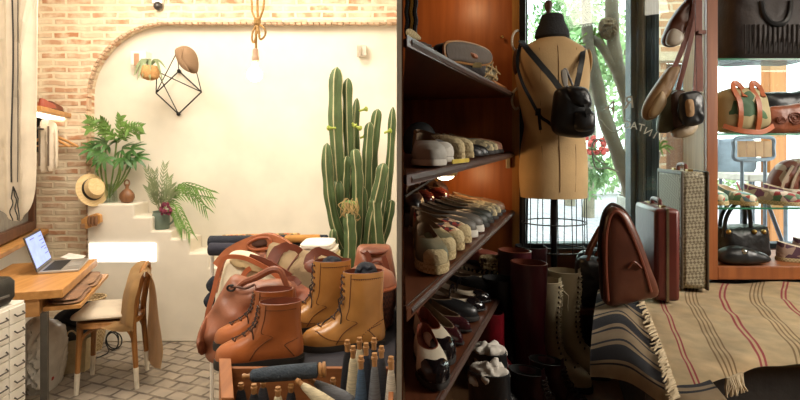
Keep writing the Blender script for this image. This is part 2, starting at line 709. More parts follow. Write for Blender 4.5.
def window(name, x0, x1, w=.028):
    mb = MB()
    z0, z1 = zs, 2.75
    mb.mm((x0, YV + .01, z0), (x0 + w, YV + .08, z1)).mm((x1 - w, YV + .01, z0), (x1, YV + .08, z1))
    mb.mm((x0 + w, YV + .01, z0), (x1 - w, YV + .08, z0 + w)).mm((x0 + w, YV + .01, z1 - w), (x1 - w, YV + .08, z1))
    o = struct(mb.build(name, M_fr, bevel=.003))
    MB().mm((x0 + w, YV + .04, z0 + w), (x1 - w, YV + .046, z1 - w)).build('window_glass', MATS['glass'], o, smooth=False)
    return o
MATS['glass'] = glassmat('window_glass', (.93, .97, .95), .05)
window('window_2', xw0, xm0)
window('window_3', xm1, 2.69)
struct(MB().mm((xw0 + .01, YV - .024, zs + .002), (P(698, 0, YV).x, YV - .020, 2.74)).build('window_5', MATS['glass'], smooth=False))
mb = MB().mm((xm0 + .001, YV - .01, zs), (xm1 - .001, YV + .1, 2.75))
for k in range(3):
    x = lerp(xm0, xm1, .25 + .25 * k)
    mb.mm((x - .003, YV - .014, zs), (x + .003, YV - .009, 2.75))
struct(mb.build('trim_4', M_fr, bevel=.003))

# ------------------------------------------------------------------ street outside
M_street = brickmat('street_paving', (0, 1), .3, .3, '#a79fae', '#b4abb2', '#8b8390', '#b9b2b8', .4, mortar=.012, bump=.2)
struct(MB().mm((.0062, YV + .13, .45), (14, 16, .55)).build('pavement', M_street, smooth=False))
M_extbrick = brickmat('street_brick', (0, 2), .22, .075, '#b98a68', '#a3714f', '#cbb69c', '#c09a7a', .3, mortar=.012)
# brick house front on the right with a doorway of brown planks
bx0, bx1, by = P(655, 0, 4.6).x, P(716, 0, 4.6).x, 4.6
dz = P(0, 58, by).z
dx1 = P(700, 0, by).x
struct(MB().mm((bx0, by, dz), (bx1, by + .3, 4.2)).mm((dx1, by, .55), (bx1, by + .3, dz)).mm((bx0, by, .55), (bx0 + .1, by + .3, dz)).build('exterior_house', M_extbrick, smooth=False))
struct(MB().mm((bx0, by - .04, dz - .03), (dx1, by + .02, dz + .05)).build('exterior_lintel', mat('pale_stone', '#c7b296', .8), smooth=False))
o = struct(MB().mm((bx0 + .1, by + .14, .55), (dx1, by + .2, dz - .03)).build('exterior_door', wood('plank_brown', '#8b5d3b', '#69412a', 2), smooth=False))
MB().mm((bx0 + .2, by + .12, 1.9), (dx1 - .08, by + .145, dz - .12)).build('window_pane', mat('dim_pane', '#6f7b86', .2, bump=0), o)
# ================================================================== SHOES (used on both sides)
LAST = [(0, 0), (.03, .42), (.1, .66), (.2, .73), (.35, .70), (.5, .82), (.66, 1.0), (.78, .95), (.88, .76), (.95, .5), (.985, .27), (1, 0)]


def lastw(u):
    for (a, b), (c, d) in zip(LAST, LAST[1:]):
        if u <= c:
            return b + (d - b) * (u - a) / (c - a)
    return 0


def ring(xb, xf, hw, z, bl=1.0, n=30, zf=None, point=0):
    """outline seen from above; bl 1 = shoe last, 0 = ellipse; zf(u) adds height"""
    R = []
    for k in range(n):
        th = k / n * math.tau
        u = (1 - math.cos(th)) / 2
        s = 1 if th < math.pi else -1
        el = math.sqrt(max(0, 1 - (2 * u - 1) ** 2))
        la = lastw(u)
        if point:
            la = lerp(la, la * (1 - max(0, (u - .7)) * 1.2), point)
        w = hw * lerp(el, la, bl)
        R.append(Vector((xb + (xf - xb) * u, s * w, z + (zf(u) if zf else 0))))
    return R


def shoe(root, kind, up, sole, L=.27, hw=.047, lace=None, toe=None, lining=None, soleh=None, heel=None, eyelet=None, shaft=None, point=0, stitch=None, strap=None, toelim=.74, seam=None):
    lining = lining or M_linen
    K = L / .27
    sh = soleh if soleh is not None else {'low': .014, 'boot': .028, 'tall': .022, 'pump': .006}[kind]
    hh = heel if heel is not None else {'low': 0, 'boot': .0, 'tall': .025, 'pump': .055}[kind]
    lift = (lambda u: hh * max(0, 1 - u / .68) ** 1.3) if hh else (lambda u: 0)
    # sole
    s = MB()
    s.loft([ring(-.004, L + .005, hw * 1.06, 0, 1, zf=lift, point=point), ring(-.006, L + .006, hw * 1.09, sh * .5, 1, zf=lift, point=point), ring(-.004, L + .004, hw * 1.05, sh, 1, zf=lift, point=point)])
    if hh:
        e = ring(0, L * .24, hw * .66, 0, 0, 16)
        t = ring(-.002, L * .27, hw * .7, hh * .9, 0, 16)
        if kind == 'pump':
            e = ring(.01, L * .13, hw * .36, 0, 0, 16)
        s.loft([e, t])
    elif kind == 'boot':
        s.loft([ring(-.004, L * .3, hw * .72, -.0, 0, 16), ring(-.006, L * .3, hw * .76, .02, 0, 16)])
    s.build('sole', sole, root)
    if kind == 'low':
        pr = [(0, 0, 1, 1.0, 1), (.012, -.006, 1.0, 1.04, 1), (.026, -.004, .985, 1.0, 1), (.036, 0, .93, .94, .9), (.043, .006, .84, .86, .75), (.049, .01, .72, .76, .6), (.053, .012, .62, .70, .5)]
        col = lambda u: .022 * max(0, 1 - u * 1.5) ** 1.2
    elif kind == 'pump':
        pr = [(0, 0, 1, 1.0, 1), (.012, -.003, 1.0, 1.02, 1), (.024, .002, .965, .95, 1), (.031, .006, .9, .86, .9), (.036, .01, .83, .78, .8)]
        col = lambda u: .018 * max(0, 1 - u * 1.4)
    else:
        pr = [(0, 0, 1, 1.0, 1), (.014, -.008, 1.0, 1.06, 1), (.03, -.006, .985, 1.02, 1), (.042, -.002, .95, .95, .95), (.054, .004, .87, .87, .8), (.066, .01, .76, .81, .6), (.08, .016, .66, .76, .4), (.1, .022, .58, .74, .2), (.125, .024, .535, .76, .05), (.155, .02, .515, .8, 0), (.185, .014, .51, .86, 0)]
        if kind == 'tall':
            H = shaft or .42
            pr = pr[:-2] + [(.17, .02, .50, .80, 0), (.24, .005, .50, .98, 0), (H * .75, -.01, .52, 1.14, 0), (H * .93, -.012, .53, 1.2, 0), (H, -.012, .535, 1.21, 0)]
        elif shaft:
            pr = pr[:-1] + [(shaft, .012, .51, .9, 0)]
        col = lambda u: 0
    rings = []
    for i, (z, xb, xf, w, bl) in enumerate(pr):
        f = i / (len(pr) - 1)
        zf = (lambda u, f=f: lift(u) + col(u) * f * f) if kind in ('low', 'pump') else (lambda u, f=f: lift(u) * max(0, 1 - f * 1.6))
        zz = z * K if kind in ('low', 'pump') else z
        rings.append(ring(xb * L, xf * L, hw * w, sh + zz, bl, zf=zf, point=point if bl > .5 else 0))
    m = MB()
    m.loft(rings, True, False)
    topz = pr[-1]
    u_ = m.build('upper', up, root, normals=False)
    # inside: rim and lining
    t = rings[-1]
    c = sum(t, Vector()) / len(t)
    def inset(r, k, dz):
        c = sum(r, Vector()) / len(r)
        return [c + Vector(((p.x - c.x) * k, (p.y - c.y) * k * .98, p.z - c.z + dz)) for p in r]
    deep = {'low': .034, 'pump': .024, 'boot': .04, 'tall': .10}[kind]
    li = MB()
    li.loft([t, inset(t, .94, .001), inset(t, .9, -deep * .5), inset(t, .86 if kind in ('low', 'pump') else .78, -deep)], False, True)
    li.build('lining', lining, root)

    def front(z, y):
        """x of the front surface at height z above the sole, lateral y"""
        for (a, b) in zip(pr, pr[1:]):
            if a[0] <= z <= b[0] + 1e-9:
                f = (z - a[0]) / (b[0] - a[0])
                xb, xf, w, bl = [lerp(a[i], b[i], f) for i in (1, 2, 3, 4)]
                q = min(.98, abs(y) / (hw * w))
                cx, ax = (xb + xf) / 2 * L, (xf - xb) / 2 * L
                return cx + ax * math.sqrt(1 - q * q)
        return L * .5
    if toe:
        tb = MB()
        lim = toelim * L
        rr = []
        for r in rings[:5]:
            q = [p for p in r if p.x >= lim]
            if len(q) < 3:
                continue
            q.sort(key=lambda p: math.atan2(p.y, p.x - lim))
            idx = [q[int(round(j / 8 * (len(q) - 1)))] for j in range(9)]
            rr.append([p + Vector(((.0022), .0022 * (1 if p.y > 0 else -1), .0012)) for p in idx])
        for a, b in zip(rr, rr[1:]):
            va = [tb.bm.verts.new(p) for p in a]
            vb = [tb.bm.verts.new(p) for p in b]
            for j in range(8):
                tb.face([va[j], va[j + 1], vb[j + 1], vb[j]])
        if rr:
            tb.face([tb.bm.verts.new(p) for p in rr[-1]])
        bmesh.ops.remove_doubles(tb.bm, verts=tb.bm.verts[:], dist=1e-5)
        tb.build('toe_cap', toe, root)
    if lace and kind in ('boot', 'tall'):
        zt_ = pr[-1][0] - .015
        zs_ = [lerp(.062, zt_, i / (7 if kind == 'boot' else 15)) for i in range(8 if kind == 'boot' else 16)]
        lb, eb = MB(), MB()
        yy = .016
        for i, z in enumerate(zs_):
            a = Vector((front(z, yy) + .003, yy, sh + z))
            b = Vector((front(z, -yy) + .003, -yy, sh + z))
            mid = Vector((front(z, 0) + .005, 0, sh + z + .003))
            lb.tube([a, mid, b], .0026, 6)
            if i + 1 < len(zs_):
                z2 = zs_[i + 1]
                lb.tube([a, Vector((front((z + z2) / 2, 0) + .007, 0, sh + (z + z2) / 2)), Vector((front(z2, -yy) + .003, -yy, sh + z2))], .0022, 6)
            for v in (a, b):
                eb.ball(v + Vector((-.001, 0, 0)), .0052, 8, (.7, 1, 1))
        # loose ends
        z = zs_[len(zs_) // 2] if kind == 'boot' else zs_[-2]
        x = front(z, .02)
        for sgn in (1, -1):
            lb.tube([Vector((x + .004, .018 * sgn, sh + z)), Vector((x + .022, .03 * sgn, sh + z - .02)), Vector((x + .016, .036 * sgn, sh + z - .06)), Vector((x + .02, .034 * sgn, sh + z - .10 * (1 if kind == 'boot' else .8)))], .0024, 6)
        lb.build('lace', lace, root)
        eb.build('eyelets', eyelet or M_brass, root)
        tg = MB()
        tg.grid(lambda u, v: Vector((front(lerp(.06, pr[-1][0], u), (v - .5) * .02) - .004, (v - .5) * .03, sh + lerp(.06, pr[-1][0] + .018, u))), 10, 4, .003)
        tg.build('tongue', up, root)
    if seam:
        sm_ = MB()
        for sgn in (1, -1):
            def sf(u, z):
                for (a, b) in zip(pr, pr[1:]):
                    if a[0] <= z <= b[0] + 1e-9:
                        f = (z - a[0]) / (b[0] - a[0])
                        xb, xf, w, bl = [lerp(a[i], b[i], f) for i in (1, 2, 3, 4)]
                        return Vector((L * (xb + (xf - xb) * u), sgn * (hw * w * lerp(math.sqrt(max(0, 1 - (2 * u - 1) ** 2)), lastw(u), bl) + .0003), sh + z))
            zt_ = pr[-1][0]
            for path in ([(.60 - .02 * k, .004 + .0115 * k) for k in range(7)] + [(.72, .085), (.80, .1), (.82, .13), (.82, zt_ - .004)],
                         [(.10 + .03 * k, .004 + .010 * k) for k in range(5)] + [(.13, .055), (.06, .06)],
                         [(.12 + .07 * k, zt_ - .02) for k in range(11)]):
                for o_ in (0, .006):
                    sm_.tube(smooth_pts([sf(min(.97, u + o_), z) for u, z in path], 30, False), .0011, 5)
        sm_.build('seam', seam, root)
    if stitch:
        st = MB()
        for sgn in (1, -1):
            # wing tip curve, heel counter and top band of punched holes
            def surf(u, z):
                for (a, b) in zip(pr, pr[1:]):
                    if a[0] <= z <= b[0] + 1e-9:
                        f = (z - a[0]) / (b[0] - a[0])
                        xb, xf, w, bl = [lerp(a[i], b[i], f) for i in (1, 2, 3, 4)]
                        wl_ = hw * w * lerp(math.sqrt(max(0, 1 - (2 * u - 1) ** 2)), lastw(u), bl)
                        return Vector((L * (xb + (xf - xb) * u), sgn * (wl_ + .0005), sh + z))
                return Vector((0, 0, 0))
            for k in range(26):
                t = k / 25
                st.ball(surf(.93 - .42 * t, .05 - .036 * abs(math.sin(t * math.pi / 2)) ** 1.5), .0021, 6)
            for k in range(16):
                t = k / 15
                st.ball(surf(.02 + .3 * t, .072 - .055 * t * t), .0021, 6)
            for k in range(14):
                t = k / 13
                st.ball(surf(.06 + .68 * t, pr[-1][0] - .022), .0018, 6)
        st.build('broguing', stitch, root)
    if strap:
        sb = MB()
        f = .5
        pts = []
        for k in range(9):
            a = math.pi * k / 8
            pts.append(Vector((L * .5, math.cos(a) * hw * .86, sh + .028 + math.sin(a) * .04)))
        sb.strap(pts, .014, .003, (1, 0, 0))
        sb.build('strap', strap, root)
    return root


# ================================================================== LEFT ROOM
# ---- hanging linen
Yc = 2.82
t = thing('curtain', 'long pale linen cloth hanging at the left edge with a dark stripe down it', 'curtain', P(14, 221, Yc))
f3 = lambda x, y, d: Vector(((x - 400) * Yc / F, Yc + d + .018 * math.sin(x * .42) * (1 - max(0, y - 150) / 200), EZ - (y - HZ) * Yc / F))
MB().puff([(-30, -50), (36, -50), (36, 0), (35.5, 60), (34, 130), (34, 180), (31, 205), (26, 215), (18, 221), (8, 217), (-6, 205), (-22, 190), (-30, 100)], f3, .02, .02, rings=10, n=90, lump=.006, ls=.06).build('cloth', M_linen, t, world=True)
s = MB()
M_char = mat('charcoal_thread', '#43403d', .9)
s.strap([f3(15.5 + .5 * math.sin(y * .03), y, -.028) for y in range(-40, 186, 6)], .008, .002, (0, -1, 0))
s.strap([f3(19, y, -.026) for y in range(-40, 186, 6)], .0035, .002, (0, -1, 0))
for k, dx in enumerate((-1, 1.2, 3.4)):
    s.strap([f3(16 + dx * (y - 186) / 12 if y < 198 else 16 + dx + .9 * math.sin((y - 198) * .35 + k) + (y - 198) * .09 * k, y, -.027) for y in range(186, 222, 2)], .0055, .002, (0, -1, 0))
s.build('stripe', M_char, t, world=True)
t = thing('curtain_rod', 'wooden rod carrying the linen cloth above the desk', 'rod', P(14, -50, Yc))
MB().tube([P(-60, -52, Yc), P(40, -52, Yc)], .012).build('pole', M_oakx, t, world=True)
MB().tube([P(-52, -52, Yc), wl(1.3, .02, P(0, -52, Yc).z)], .01).build('bracket', M_blackm, t, world=True)

# ---- wall shelf with rail
def shp(s, o, z): return wl(s, o, z)
# front edge far end at px 65,118
ZS = P(0, 113, 3.95).z
o_f = (P(66, 0, 4.12) - wA).dot(wn)
t = thing('wall_shelf', 'wooden wall shelf with a light strip below, beside the hanging linen', 'shelf', wl(.2, 0.01, ZS))
wbox(MB(), .06, .95, .004, o_f, ZS - .018, ZS + .018).build('board', M_oak, t, world=True, bevel=.003)
wbox(MB(), .08, .9, o_f - .16, o_f - .05, ZS - .034, ZS - .019).build('light_strip', glow('strip_light', '#fff2da', 4), t, world=True)
wbox(MB(), .12, .135, .004, .12, ZS - .3, ZS - .018).build('bracket', M_blackm, t, world=True)
rz_ = ZS - .125
MB().tube([wl(.02, o_f - .1, rz_), wl(.95, o_f - .1, rz_)], .007).build('rail', M_blackm, t, world=True)
wbox(MB(), .9, .915, .004, o_f - .09, rz_ - .01, rz_ + .01).build('bracket', M_blackm, t, world=True)
# things on it
for (s0, o0, lab, m_, c_) in ((.14, o_f - .09, 'small brown lace shoe lying at the far end of the wall shelf', M_brownD, M_linen), (.36, o_f - .09, 'small red leather shoe on the wall shelf behind the brown one', mat('brick_red', '#a1503c', .5), M_brownD)):
    t = thing('shoe', lab, 'shoe', wl(s0 + .24, o0, ZS + .0185), math.atan2(wd.y, wd.x) - .12)
    shoe(t, 'low', m_, M_sole, L=.22, hw=.04, lining=c_)
# hanger with wood arms + striped garment
def hanger(lab, s0, tilt, drop):
    c = wl(s0, o_f - .1, rz_)
    t = thing('clothes_hanger', lab, 'hanger', c)
    h = MB()
    h.tube([c + Vector((-.012, 0, -.012)), c + Vector((-.012, 0, .006)), c + Vector((0, 0, .017)), c + Vector((.013, 0, .006)), c + Vector((.008, 0, -.02)), c + Vector((0, 0, -.05))], .0022, 6)
    h.build('hook', M_steel, t, world=True)
    w = MB()
    dr = Vector((.93, -.1, 0))
    L0, R0 = c + dr * -.2 + Vector((0, 0, -.13)), c + dr * .2 + Vector((0, 0, -.13))
    w.tube([L0, c + dr * -.1 + Vector((0, 0, -.085)), c + Vector((0, 0, -.05)), c + dr * .1 + Vector((0, 0, -.085)), R0], [.010, .011, .012, .011, .010])
    w.tube([L0 + Vector((0, 0, .004)), R0 + Vector((0, 0, .004))], .007)
    w.build('arms', M_oakx, t, world=True)
    return c
hanger('bare wooden coat hanger on the rail below the wall shelf', .12, 0, 0)
c = hanger('wooden coat hanger carrying the striped linen wrap', .40, 0, 0)
t = thing('striped_wrap', 'cream linen wrap with a brown stripe hanging below the wall shelf', 'garment', P(43, 172, 3.84))
f3 = lambda x, y, d: Vector(((x - 400) * 3.84 / F, 3.9 + d + .012 * math.sin(x * .8), EZ - (y - HZ) * 3.84 / F))
MB().puff([(34, 124), (43, 118), (50, 124), (53, 132), (53, 160), (50, 170), (42, 172), (36, 171), (34, 150)], f3, .03, .03, n=40, lump=.006, ls=.1).build('cloth', M_linen, t, world=True)
s = MB()
for x in (38.0, 46.5):
    s.strap([f3(x, y, -.035) for y in range(126, 170, 4)], .014, .002, (0, -1, 0))
s.build('stripe', mat('brown_stripe', '#7b6a59', .9), t, world=True)

# ---- desk
dA = Vector((-1.912, 2.95, 0))
df = Vector((-.323, .946, 0)).normalized()
dl = Vector((-df.y, df.x, 0))                   # to the left
Rd = Matrix.Rotation(math.atan2(df.y, df.x), 3, 'Z')
def dk(b, a, z): return dA + df * b + dl * a + Vector((0, 0, z))
def dbox(mb, b0, b1, a0, a1, z0, z1): return mb.box(dk((b0 + b1) / 2, (a0 + a1) / 2, (z0 + z1) / 2), (b1 - b0, a1 - a0, z1 - z0), Rd)
t = thing('desk', 'oak desk with dark metal legs, a pull-out board and the laptop on it', 'desk', dk(.4, .25, 0), 0)
dbox(MB(), 0, .86, 0, .52, .70, .75).build('desk_top', M_oak, t, world=True, bevel=.004)
dbox(MB(), .02, .84, .12, .50, .60, .699).build('drawer_box', wood('oak_box', '#c9975f', '#ad7b46', 0), t, world=True, bevel=.003)
p = dbox(MB(), .06, .84, -.075, .115, .615, .64).build('pull_out_board', M_oak, t, world=True, bevel=.003)
for b0 in (.03, .79):
    for a0 in (.085, .46):
        dbox(MB(), b0, b0 + .035, a0, a0 + .035, 0, .5995 if a0 > .1 else .614).build('leg', mat('grey_iron', '#5b5751', .5, metal=.3), t, world=True, bevel=.002)
dbox(MB(), .065, .79, .465, .49, .03, .055).build('stretcher', MATS['grey_iron'], t, world=True)

# ---- laptop
hA, hB = G(37.5, 274.5, .752), G(52.6, 262.2, .752)
hd = (hB - hA).normalized()
hn = Vector((hd.y, -hd.x, 0))                    # towards the user (right)
t = thing('laptop', 'open silver laptop with a lit screen on the oak desk', 'laptop', (hA + hB) / 2)
wl_ = (hB - hA).length
def lp(a, b, z): return hA + hd * a + hn * b + Vector((0, 0, z))
mb = MB()
mb.prism([(0, 0), (wl_, 0), (wl_, .225), (0, .225)], lambda a, b, z: lp(a, b, z), .0, .014)
M_alu = mat('aluminium', '#b9b4ad', .35, metal=.6, bump=0, var=.03)
mb.build('base', M_alu, t, world=True, bevel=.003)
MB().prism([(.03, .02), (wl_ - .03, .02), (wl_ - .03, .12), (.03, .12)], lp, .0142, .0152).build('keyboard', mat('black_keys', '#2a2826', .6), t, world=True)
MB().prism([(wl_ * .33, .135), (wl_ * .67, .135), (wl_ * .67, .21), (wl_ * .33, .21)], lp, .0142, .0148).build('touchpad', mat('touchpad_grey', '#a39e97', .4), t, world=True)
sn = (Vector((0, 0, 1)) * .95 - hn * .31).normalized()    # up along the lid
so = (hn * .95 + Vector((0, 0, 1)) * .31).normalized()     # out of the screen
def ls(a, h, d): return hA + hd * a + Vector((0, 0, .014)) + sn * h + so * d
lid = MB().prism([(0, 0), (wl_, 0), (wl_, .235), (0, .235)], ls, -.007, 0).build('lid', mat('dark_bezel', '#4b4744', .4), t, world=True, bevel=.002)
scr = MB().prism([(.014, .022), (wl_ - .014, .022), (wl_ - .014, .222), (.014, .222)], ls, .0003, .0012).build('screen', glow('screen_light', '#9db2f0', .72), t, world=True)
mb = MB()
for h, a0, a1 in ((.2, .2, .3), (.192, .03, .1), (.165, .03, .12), (.14, .03, .09), (.118, .03, .14), (.10, .03, .08), (.07, .03, .1)):
    mb.prism([(wl_ - a1, h), (wl_ - a0, h), (wl_ - a0, h + .006), (wl_ - a1, h + .006)], ls, .0013, .0016)
mb.build('screen_text', glow('screen_ink', '#6d78a8', .5), t, world=True)
# papers and folded cloths
t = thing('paper_sheets', 'white paper sheets lying behind the laptop on the desk', 'paper', G(70, 258, .752))
MB().prism([(60, 258), (69, 253.5), (86, 256), (79, 261.5)], lambda x, y, d: G(x, y, .752) + Vector((0, 0, d)), .0, .004).build('sheet', mat('paper', '#efe9e0', .8), t, world=True)
t = thing('pen', 'dark pen beside the paper sheets on the desk', 'pen', G(56, 260, .756))
MB().tube([G(53.5, 260.5, .757), G(59, 260.8, .757)], .004).build('barrel', M_black, t, world=True)
M_brc = mat('brown_cloth', '#8a664c', .9, sheen=.1)
for k, (pl, lab, m_) in enumerate((([(.07, -.06), (.07, .07), (.2, .1), (.40, .09), (.41, -.05), (.25, -.065)], 'folded brown cloth at the near end of the pull-out board', M_brc), ([(.44, -.06), (.43, .08), (.6, .1), (.77, .08), (.78, -.04), (.6, -.065)], 'folded taupe cloth at the far end of the pull-out board', mat('taupe_cloth', '#9b7a60', .9)))):
    cx = sum(p[0] for p in pl) / 6
    t = thing('folded_cloth', lab, 'cloth', dk(cx, .02, .641))
    for z in (.642, .661):
        MB().puff(pl if z < .65 else [(b * .96 + cx * .04, a * .9 + .006) for b, a in pl], lambda b, a, d: dk(b, a, z + .01 + d), .0095, .012, lump=.003, ls=20, seed=k + z).build('fold', m_, t, world=True)

# ---- white drawer unit with printer
t = thing('drawer_cabinet', 'white metal drawer cabinet at the left edge under the desk side', 'cabinet', (-2.15, 2.6, 0))
MB().mm((-2.28, 2.415, .03), (-2.003, 2.775, .74)).build('body', M_white, t, world=True, bevel=.005)
M_pull = mat('dark_pull', '#4c443d', .5)
for k in range(8):
    z1 = .725 - k * .086
    for (y0, y1) in ((2.425, 2.535), (2.541, 2.65), (2.656, 2.767)):
        d_ = MB().mm((-2.0028, y0, z1 - .081), (-1.993, y1, z1)).build('drawer', M_white, t, world=True, bevel=.002)
        ym = (y0 + y1) / 2 + .005
        MB().tube([(-1.992, ym - .03, z1 - .035), (-1.978, ym - .028, z1 - .045), (-1.978, ym + .028, z1 - .045), (-1.992, ym + .03, z1 - .035)], .004, 6).build('handle', M_pull, d_, world=False)
        h_ = d_.children[0]
        h_.matrix_parent_inverse = Matrix.Identity(4)
        h_.location = -Vector(t.location)
for y in (2.46, 2.73):
    MB().mm((-2.26, y - .02, 0), (-2.05, y + .02, .03)).build('foot', M_black, t, world=True)
t = thing('printer', 'black printer on top of the white drawer cabinet', 'printer', (-2.14, 2.58, .741))
mb = MB().loft([[Vector((x, y, z)) for x, y in ((-2.27, 2.45), (-2.02, 2.45), (-2.0 + k, 2.71), (-2.33, 2.71))] for z, k in ((.741, -.03), (.78, 0), (.86, 0), (.885, -.03))])
mb.build('body', mat('printer_black', '#232221', .35), t, world=True, bevel=.012)
MB().mm((-2.25, 2.47, .884), (-2.08, 2.64, .892)).build('lid', M_blackm, t, world=True, bevel=.003)
MB().mm((-2.012, 2.48, .79), (-1.996, 2.66, .80)).build('paper_slot', mat('slot_grey', '#66625e', .5), t, world=True)

# ---- bags and oddments under the desk
M_plastic = mat('milky_plastic', '#dedad2', .22, var=.10, scale=10, bump=1, bscale=40, alpha=.86)
def pxbag(name, lab, cat, outline, Y, d, m_, lump=.02, seed=0, part='bag_body', ls=.12):
    t = thing(name, lab, cat, P(sum(p[0] for p in outline) / len(outline), max(p[1] for p in outline), Y))
    MB().puff(outline, plane3(Y), d, d, rings=12, n=72, lump=lump, ls=ls, seed=seed).build(part, m_, t, world=True)
    return t
t = pxbag('plastic_sack', 'crumpled clear plastic sack stuffed under the desk beside the drawers', 'bag', [(30, 322), (38, 317), (50, 321), (60, 330), (60, 350), (55, 376), (52, 392), (36, 394), (29, 390), (28, 350)], 3.35, .15, M_plastic, .03, 1, ls=.3)
t = pxbag('plastic_bag', 'smaller white plastic bag with a red mark on the floor behind the desk leg', 'bag', [(46, 346), (56, 338), (63, 343), (64, 356), (60, 378), (56, 388), (44, 388), (42, 362)], 3.42, .09, M_plastic, .02, 3, ls=.4)
MB().puff([(50, 378), (54, 376.5), (53, 380), (49, 381)], plane3(3.325), .006, .006).build('red_mark', mat('red_print', '#b5453c', .6), t, world=True)
t = thing('canvas_tote', 'upright cream canvas tote under the pull-out board', 'bag', P(70, 377, 3.55))
M_tote = mat('tote_cream', '#c9b894', .9)
mb = MB().loft([[P(x0, y, 3.55) + Vector((dx, dy, 0)) for x0, dx, dy in ((60, 0, 0), (82 - k, 0, .05), (82 - k, 0, .18), (60, 0, .16))] for y, k in ((376, 2), (360, 1), (342, 0))], True, False)
mb.build('tote_body', M_tote, t, world=True)
MB().tube(smooth_pts([P(66, 344, 3.54), P(67, 334, 3.53), P(72, 331, 3.55), P(77, 335, 3.57), P(78, 344, 3.585)], 12, False), .006).build('handle', M_tote, t, world=True)
pxbag('navy_blanket', 'dark navy cloth bundle pushed in below the pull-out board', 'cloth', [(56, 316), (70, 307), (90, 302), (96, 312), (92, 322), (74, 328), (58, 330)], 3.72, .1, M_navy, .02, 5, 'bundle')
t = pxbag('backpack', 'round black backpack hanging under the desk behind its leg', 'bag', [(55, 330), (62, 324), (72, 326), (77, 333), (74, 342), (66, 346), (58, 342)], 3.62, .09, M_black, .01, 6)
MB().tube(smooth_pts([P(57, 330, 3.52), P(55, 342, 3.5), P(60, 352, 3.5), P(66, 346, 3.52)], 12, False), .007).build('strap', M_black, t, world=True)
t = pxbag('cloth_roll', 'upright roll of dark charcoal cloth on the floor beside the cream tote', 'cloth', [(76, 324), (86, 322), (89, 340), (88, 366), (80, 368), (76, 350)], 3.78, .07, M_navy, .01, 8, 'roll')
t = thing('cable', 'black cable lying in loops on the floor behind the chair legs', 'cable', G(98, 362, .006))
pts = []
for k in range(44):
    a = k / 43 * math.tau * 2.6
    pts.append(P(98 + 5.5 * math.cos(a) - k * .05, 352 + 8 * math.sin(a), 3.95 - k * .003) if False else Vector((-2.21 + .055 * math.cos(a) + k * .0006, 3.98 + .02 * math.sin(a * .7), .075 + .068 * math.sin(a))))
pts += [Vector((-2.2, 3.9, .006)), Vector((-2.3, 3.7, .006)), Vector((-2.38, 3.5, .006)), Vector((-2.3, 3.3, .006))]
MB().tube(smooth_pts(pts, 140, False), .0045, 6).build('cord', M_black, t, world=True)
t = thing('wicker_basket', 'pale wicker basket on the floor against the brick pier', 'basket', G(92, 326, 0) + Vector((-.02, .02, 0)))
c = P(93, 0, 4.02)
M_wick = weave('wicker', '#cdb48b', '#a88a5f', 70, .8)
prof = [(.07, 0), (.095, .12), (.1, .26), (.092, .38), (.1, .40), (.088, .39), (.08, .2), (.06, .02)]
MB().lathe(prof, 24, Matrix.Translation((c.x, 4.0, 0))).build('basket_body', M_wick, t, world=True)
MB().tube([Vector((c.x + .098 * math.cos(a * math.tau / 20), 4.0 + .098 * math.sin(a * math.tau / 20), .40)) for a in range(20)], .008, 6, True).build('rim', M_wick, t, world=True)

# ---- bentwood chair, seen facing the desk
ca = math.radians(194)
cc = Vector((-1.905, 3.45, 0))
t = thing('bentwood_chair', 'bentwood cafe chair with white dipped feet facing the desk', 'chair', cc, ca)
M_bent = wood('bent_beech', '#ad7842', '#8f6032', 2, rough=.35)
W2, D2 = .175, .175
seat = MB()
seat.loft([[Vector((D2 * 1.06 * math.copysign(abs(math.cos(a)) ** .55, math.cos(a)), (W2 + .015 * math.cos(a)) * 1.06 * math.copysign(abs(math.sin(a)) ** .55, math.sin(a)), z)) for a in [k / 36 * math.tau for k in range(36)]] for z in (.415, .418, .446, .45)])
seat.build('seat', M_bent, t, bevel=.004)
def leg(x, y, x2, y2, zt, xt=None, r=.017):
    mb = MB()
    pts = [Vector((x2, y2, .0)), Vector((lerp(x2, x, .35), lerp(y2, y, .35), .15)), Vector((x, y, .42))]
    if zt > .5:
        pts += [Vector((x - .012, y, .55)), Vector((x - .03, y * .96, .66)), Vector((xt, y * .82, zt - .05))]
    q = smooth_pts(pts, 18, False)
    mb.tube(q, [lerp(r * .8, r * 1.15, min(1, p.z / .42)) for p in q])
    o = mb.build('leg', M_bent, t)
    MB().tube([q[0] + Vector((0, 0, -.0005)), q[0] + (q[1] - q[0]).normalized() * .135], [r * .84, r * 1.02]).build('painted_tip', mat('dipped_white', '#e6dcc9', .5), o)
for sy in (1, -1):
    leg(.15, .14 * sy, .168, .152 * sy, .42)
    leg(-.155, .135 * sy, -.18, .145 * sy, .77, -.195)
# back hoop and inner bow
hp = smooth_pts([(-.194, .112, .71), (-.2, .085, .755), (-.203, 0, .772), (-.2, -.085, .755), (-.194, -.112, .71)], 16, False)
MB().tube(hp, .015).build('back_hoop', M_bent, t)
MB().tube(smooth_pts([(-.16, .075, .45), (-.17, .07, .55), (-.185, .045, .65), (-.188, 0, .67), (-.185, -.045, .65), (-.17, -.07, .55), (-.16, -.075, .45)], 24, False), .010).build('inner_bow', M_bent, t)
for sy in (1, -1):
    MB().tube(smooth_pts([(.155, .142 * sy, .22), (.14, .14 * sy, .34), (.08, .14 * sy, .40), (0, .142 * sy, .407), (-.09, .138 * sy, .40), (-.145, .137 * sy, .34), (-.165, .137 * sy, .22)], 22, False), .010).build('brace', M_bent, t)
MB().tube(smooth_pts([(-.166, .137, .24), (-.155, .12, .35), (-.145, .06, .405), (-.145, -.06, .405), (-.155, -.12, .35), (-.166, -.137, .24)], 20, False), .009).build('brace', M_bent, t)
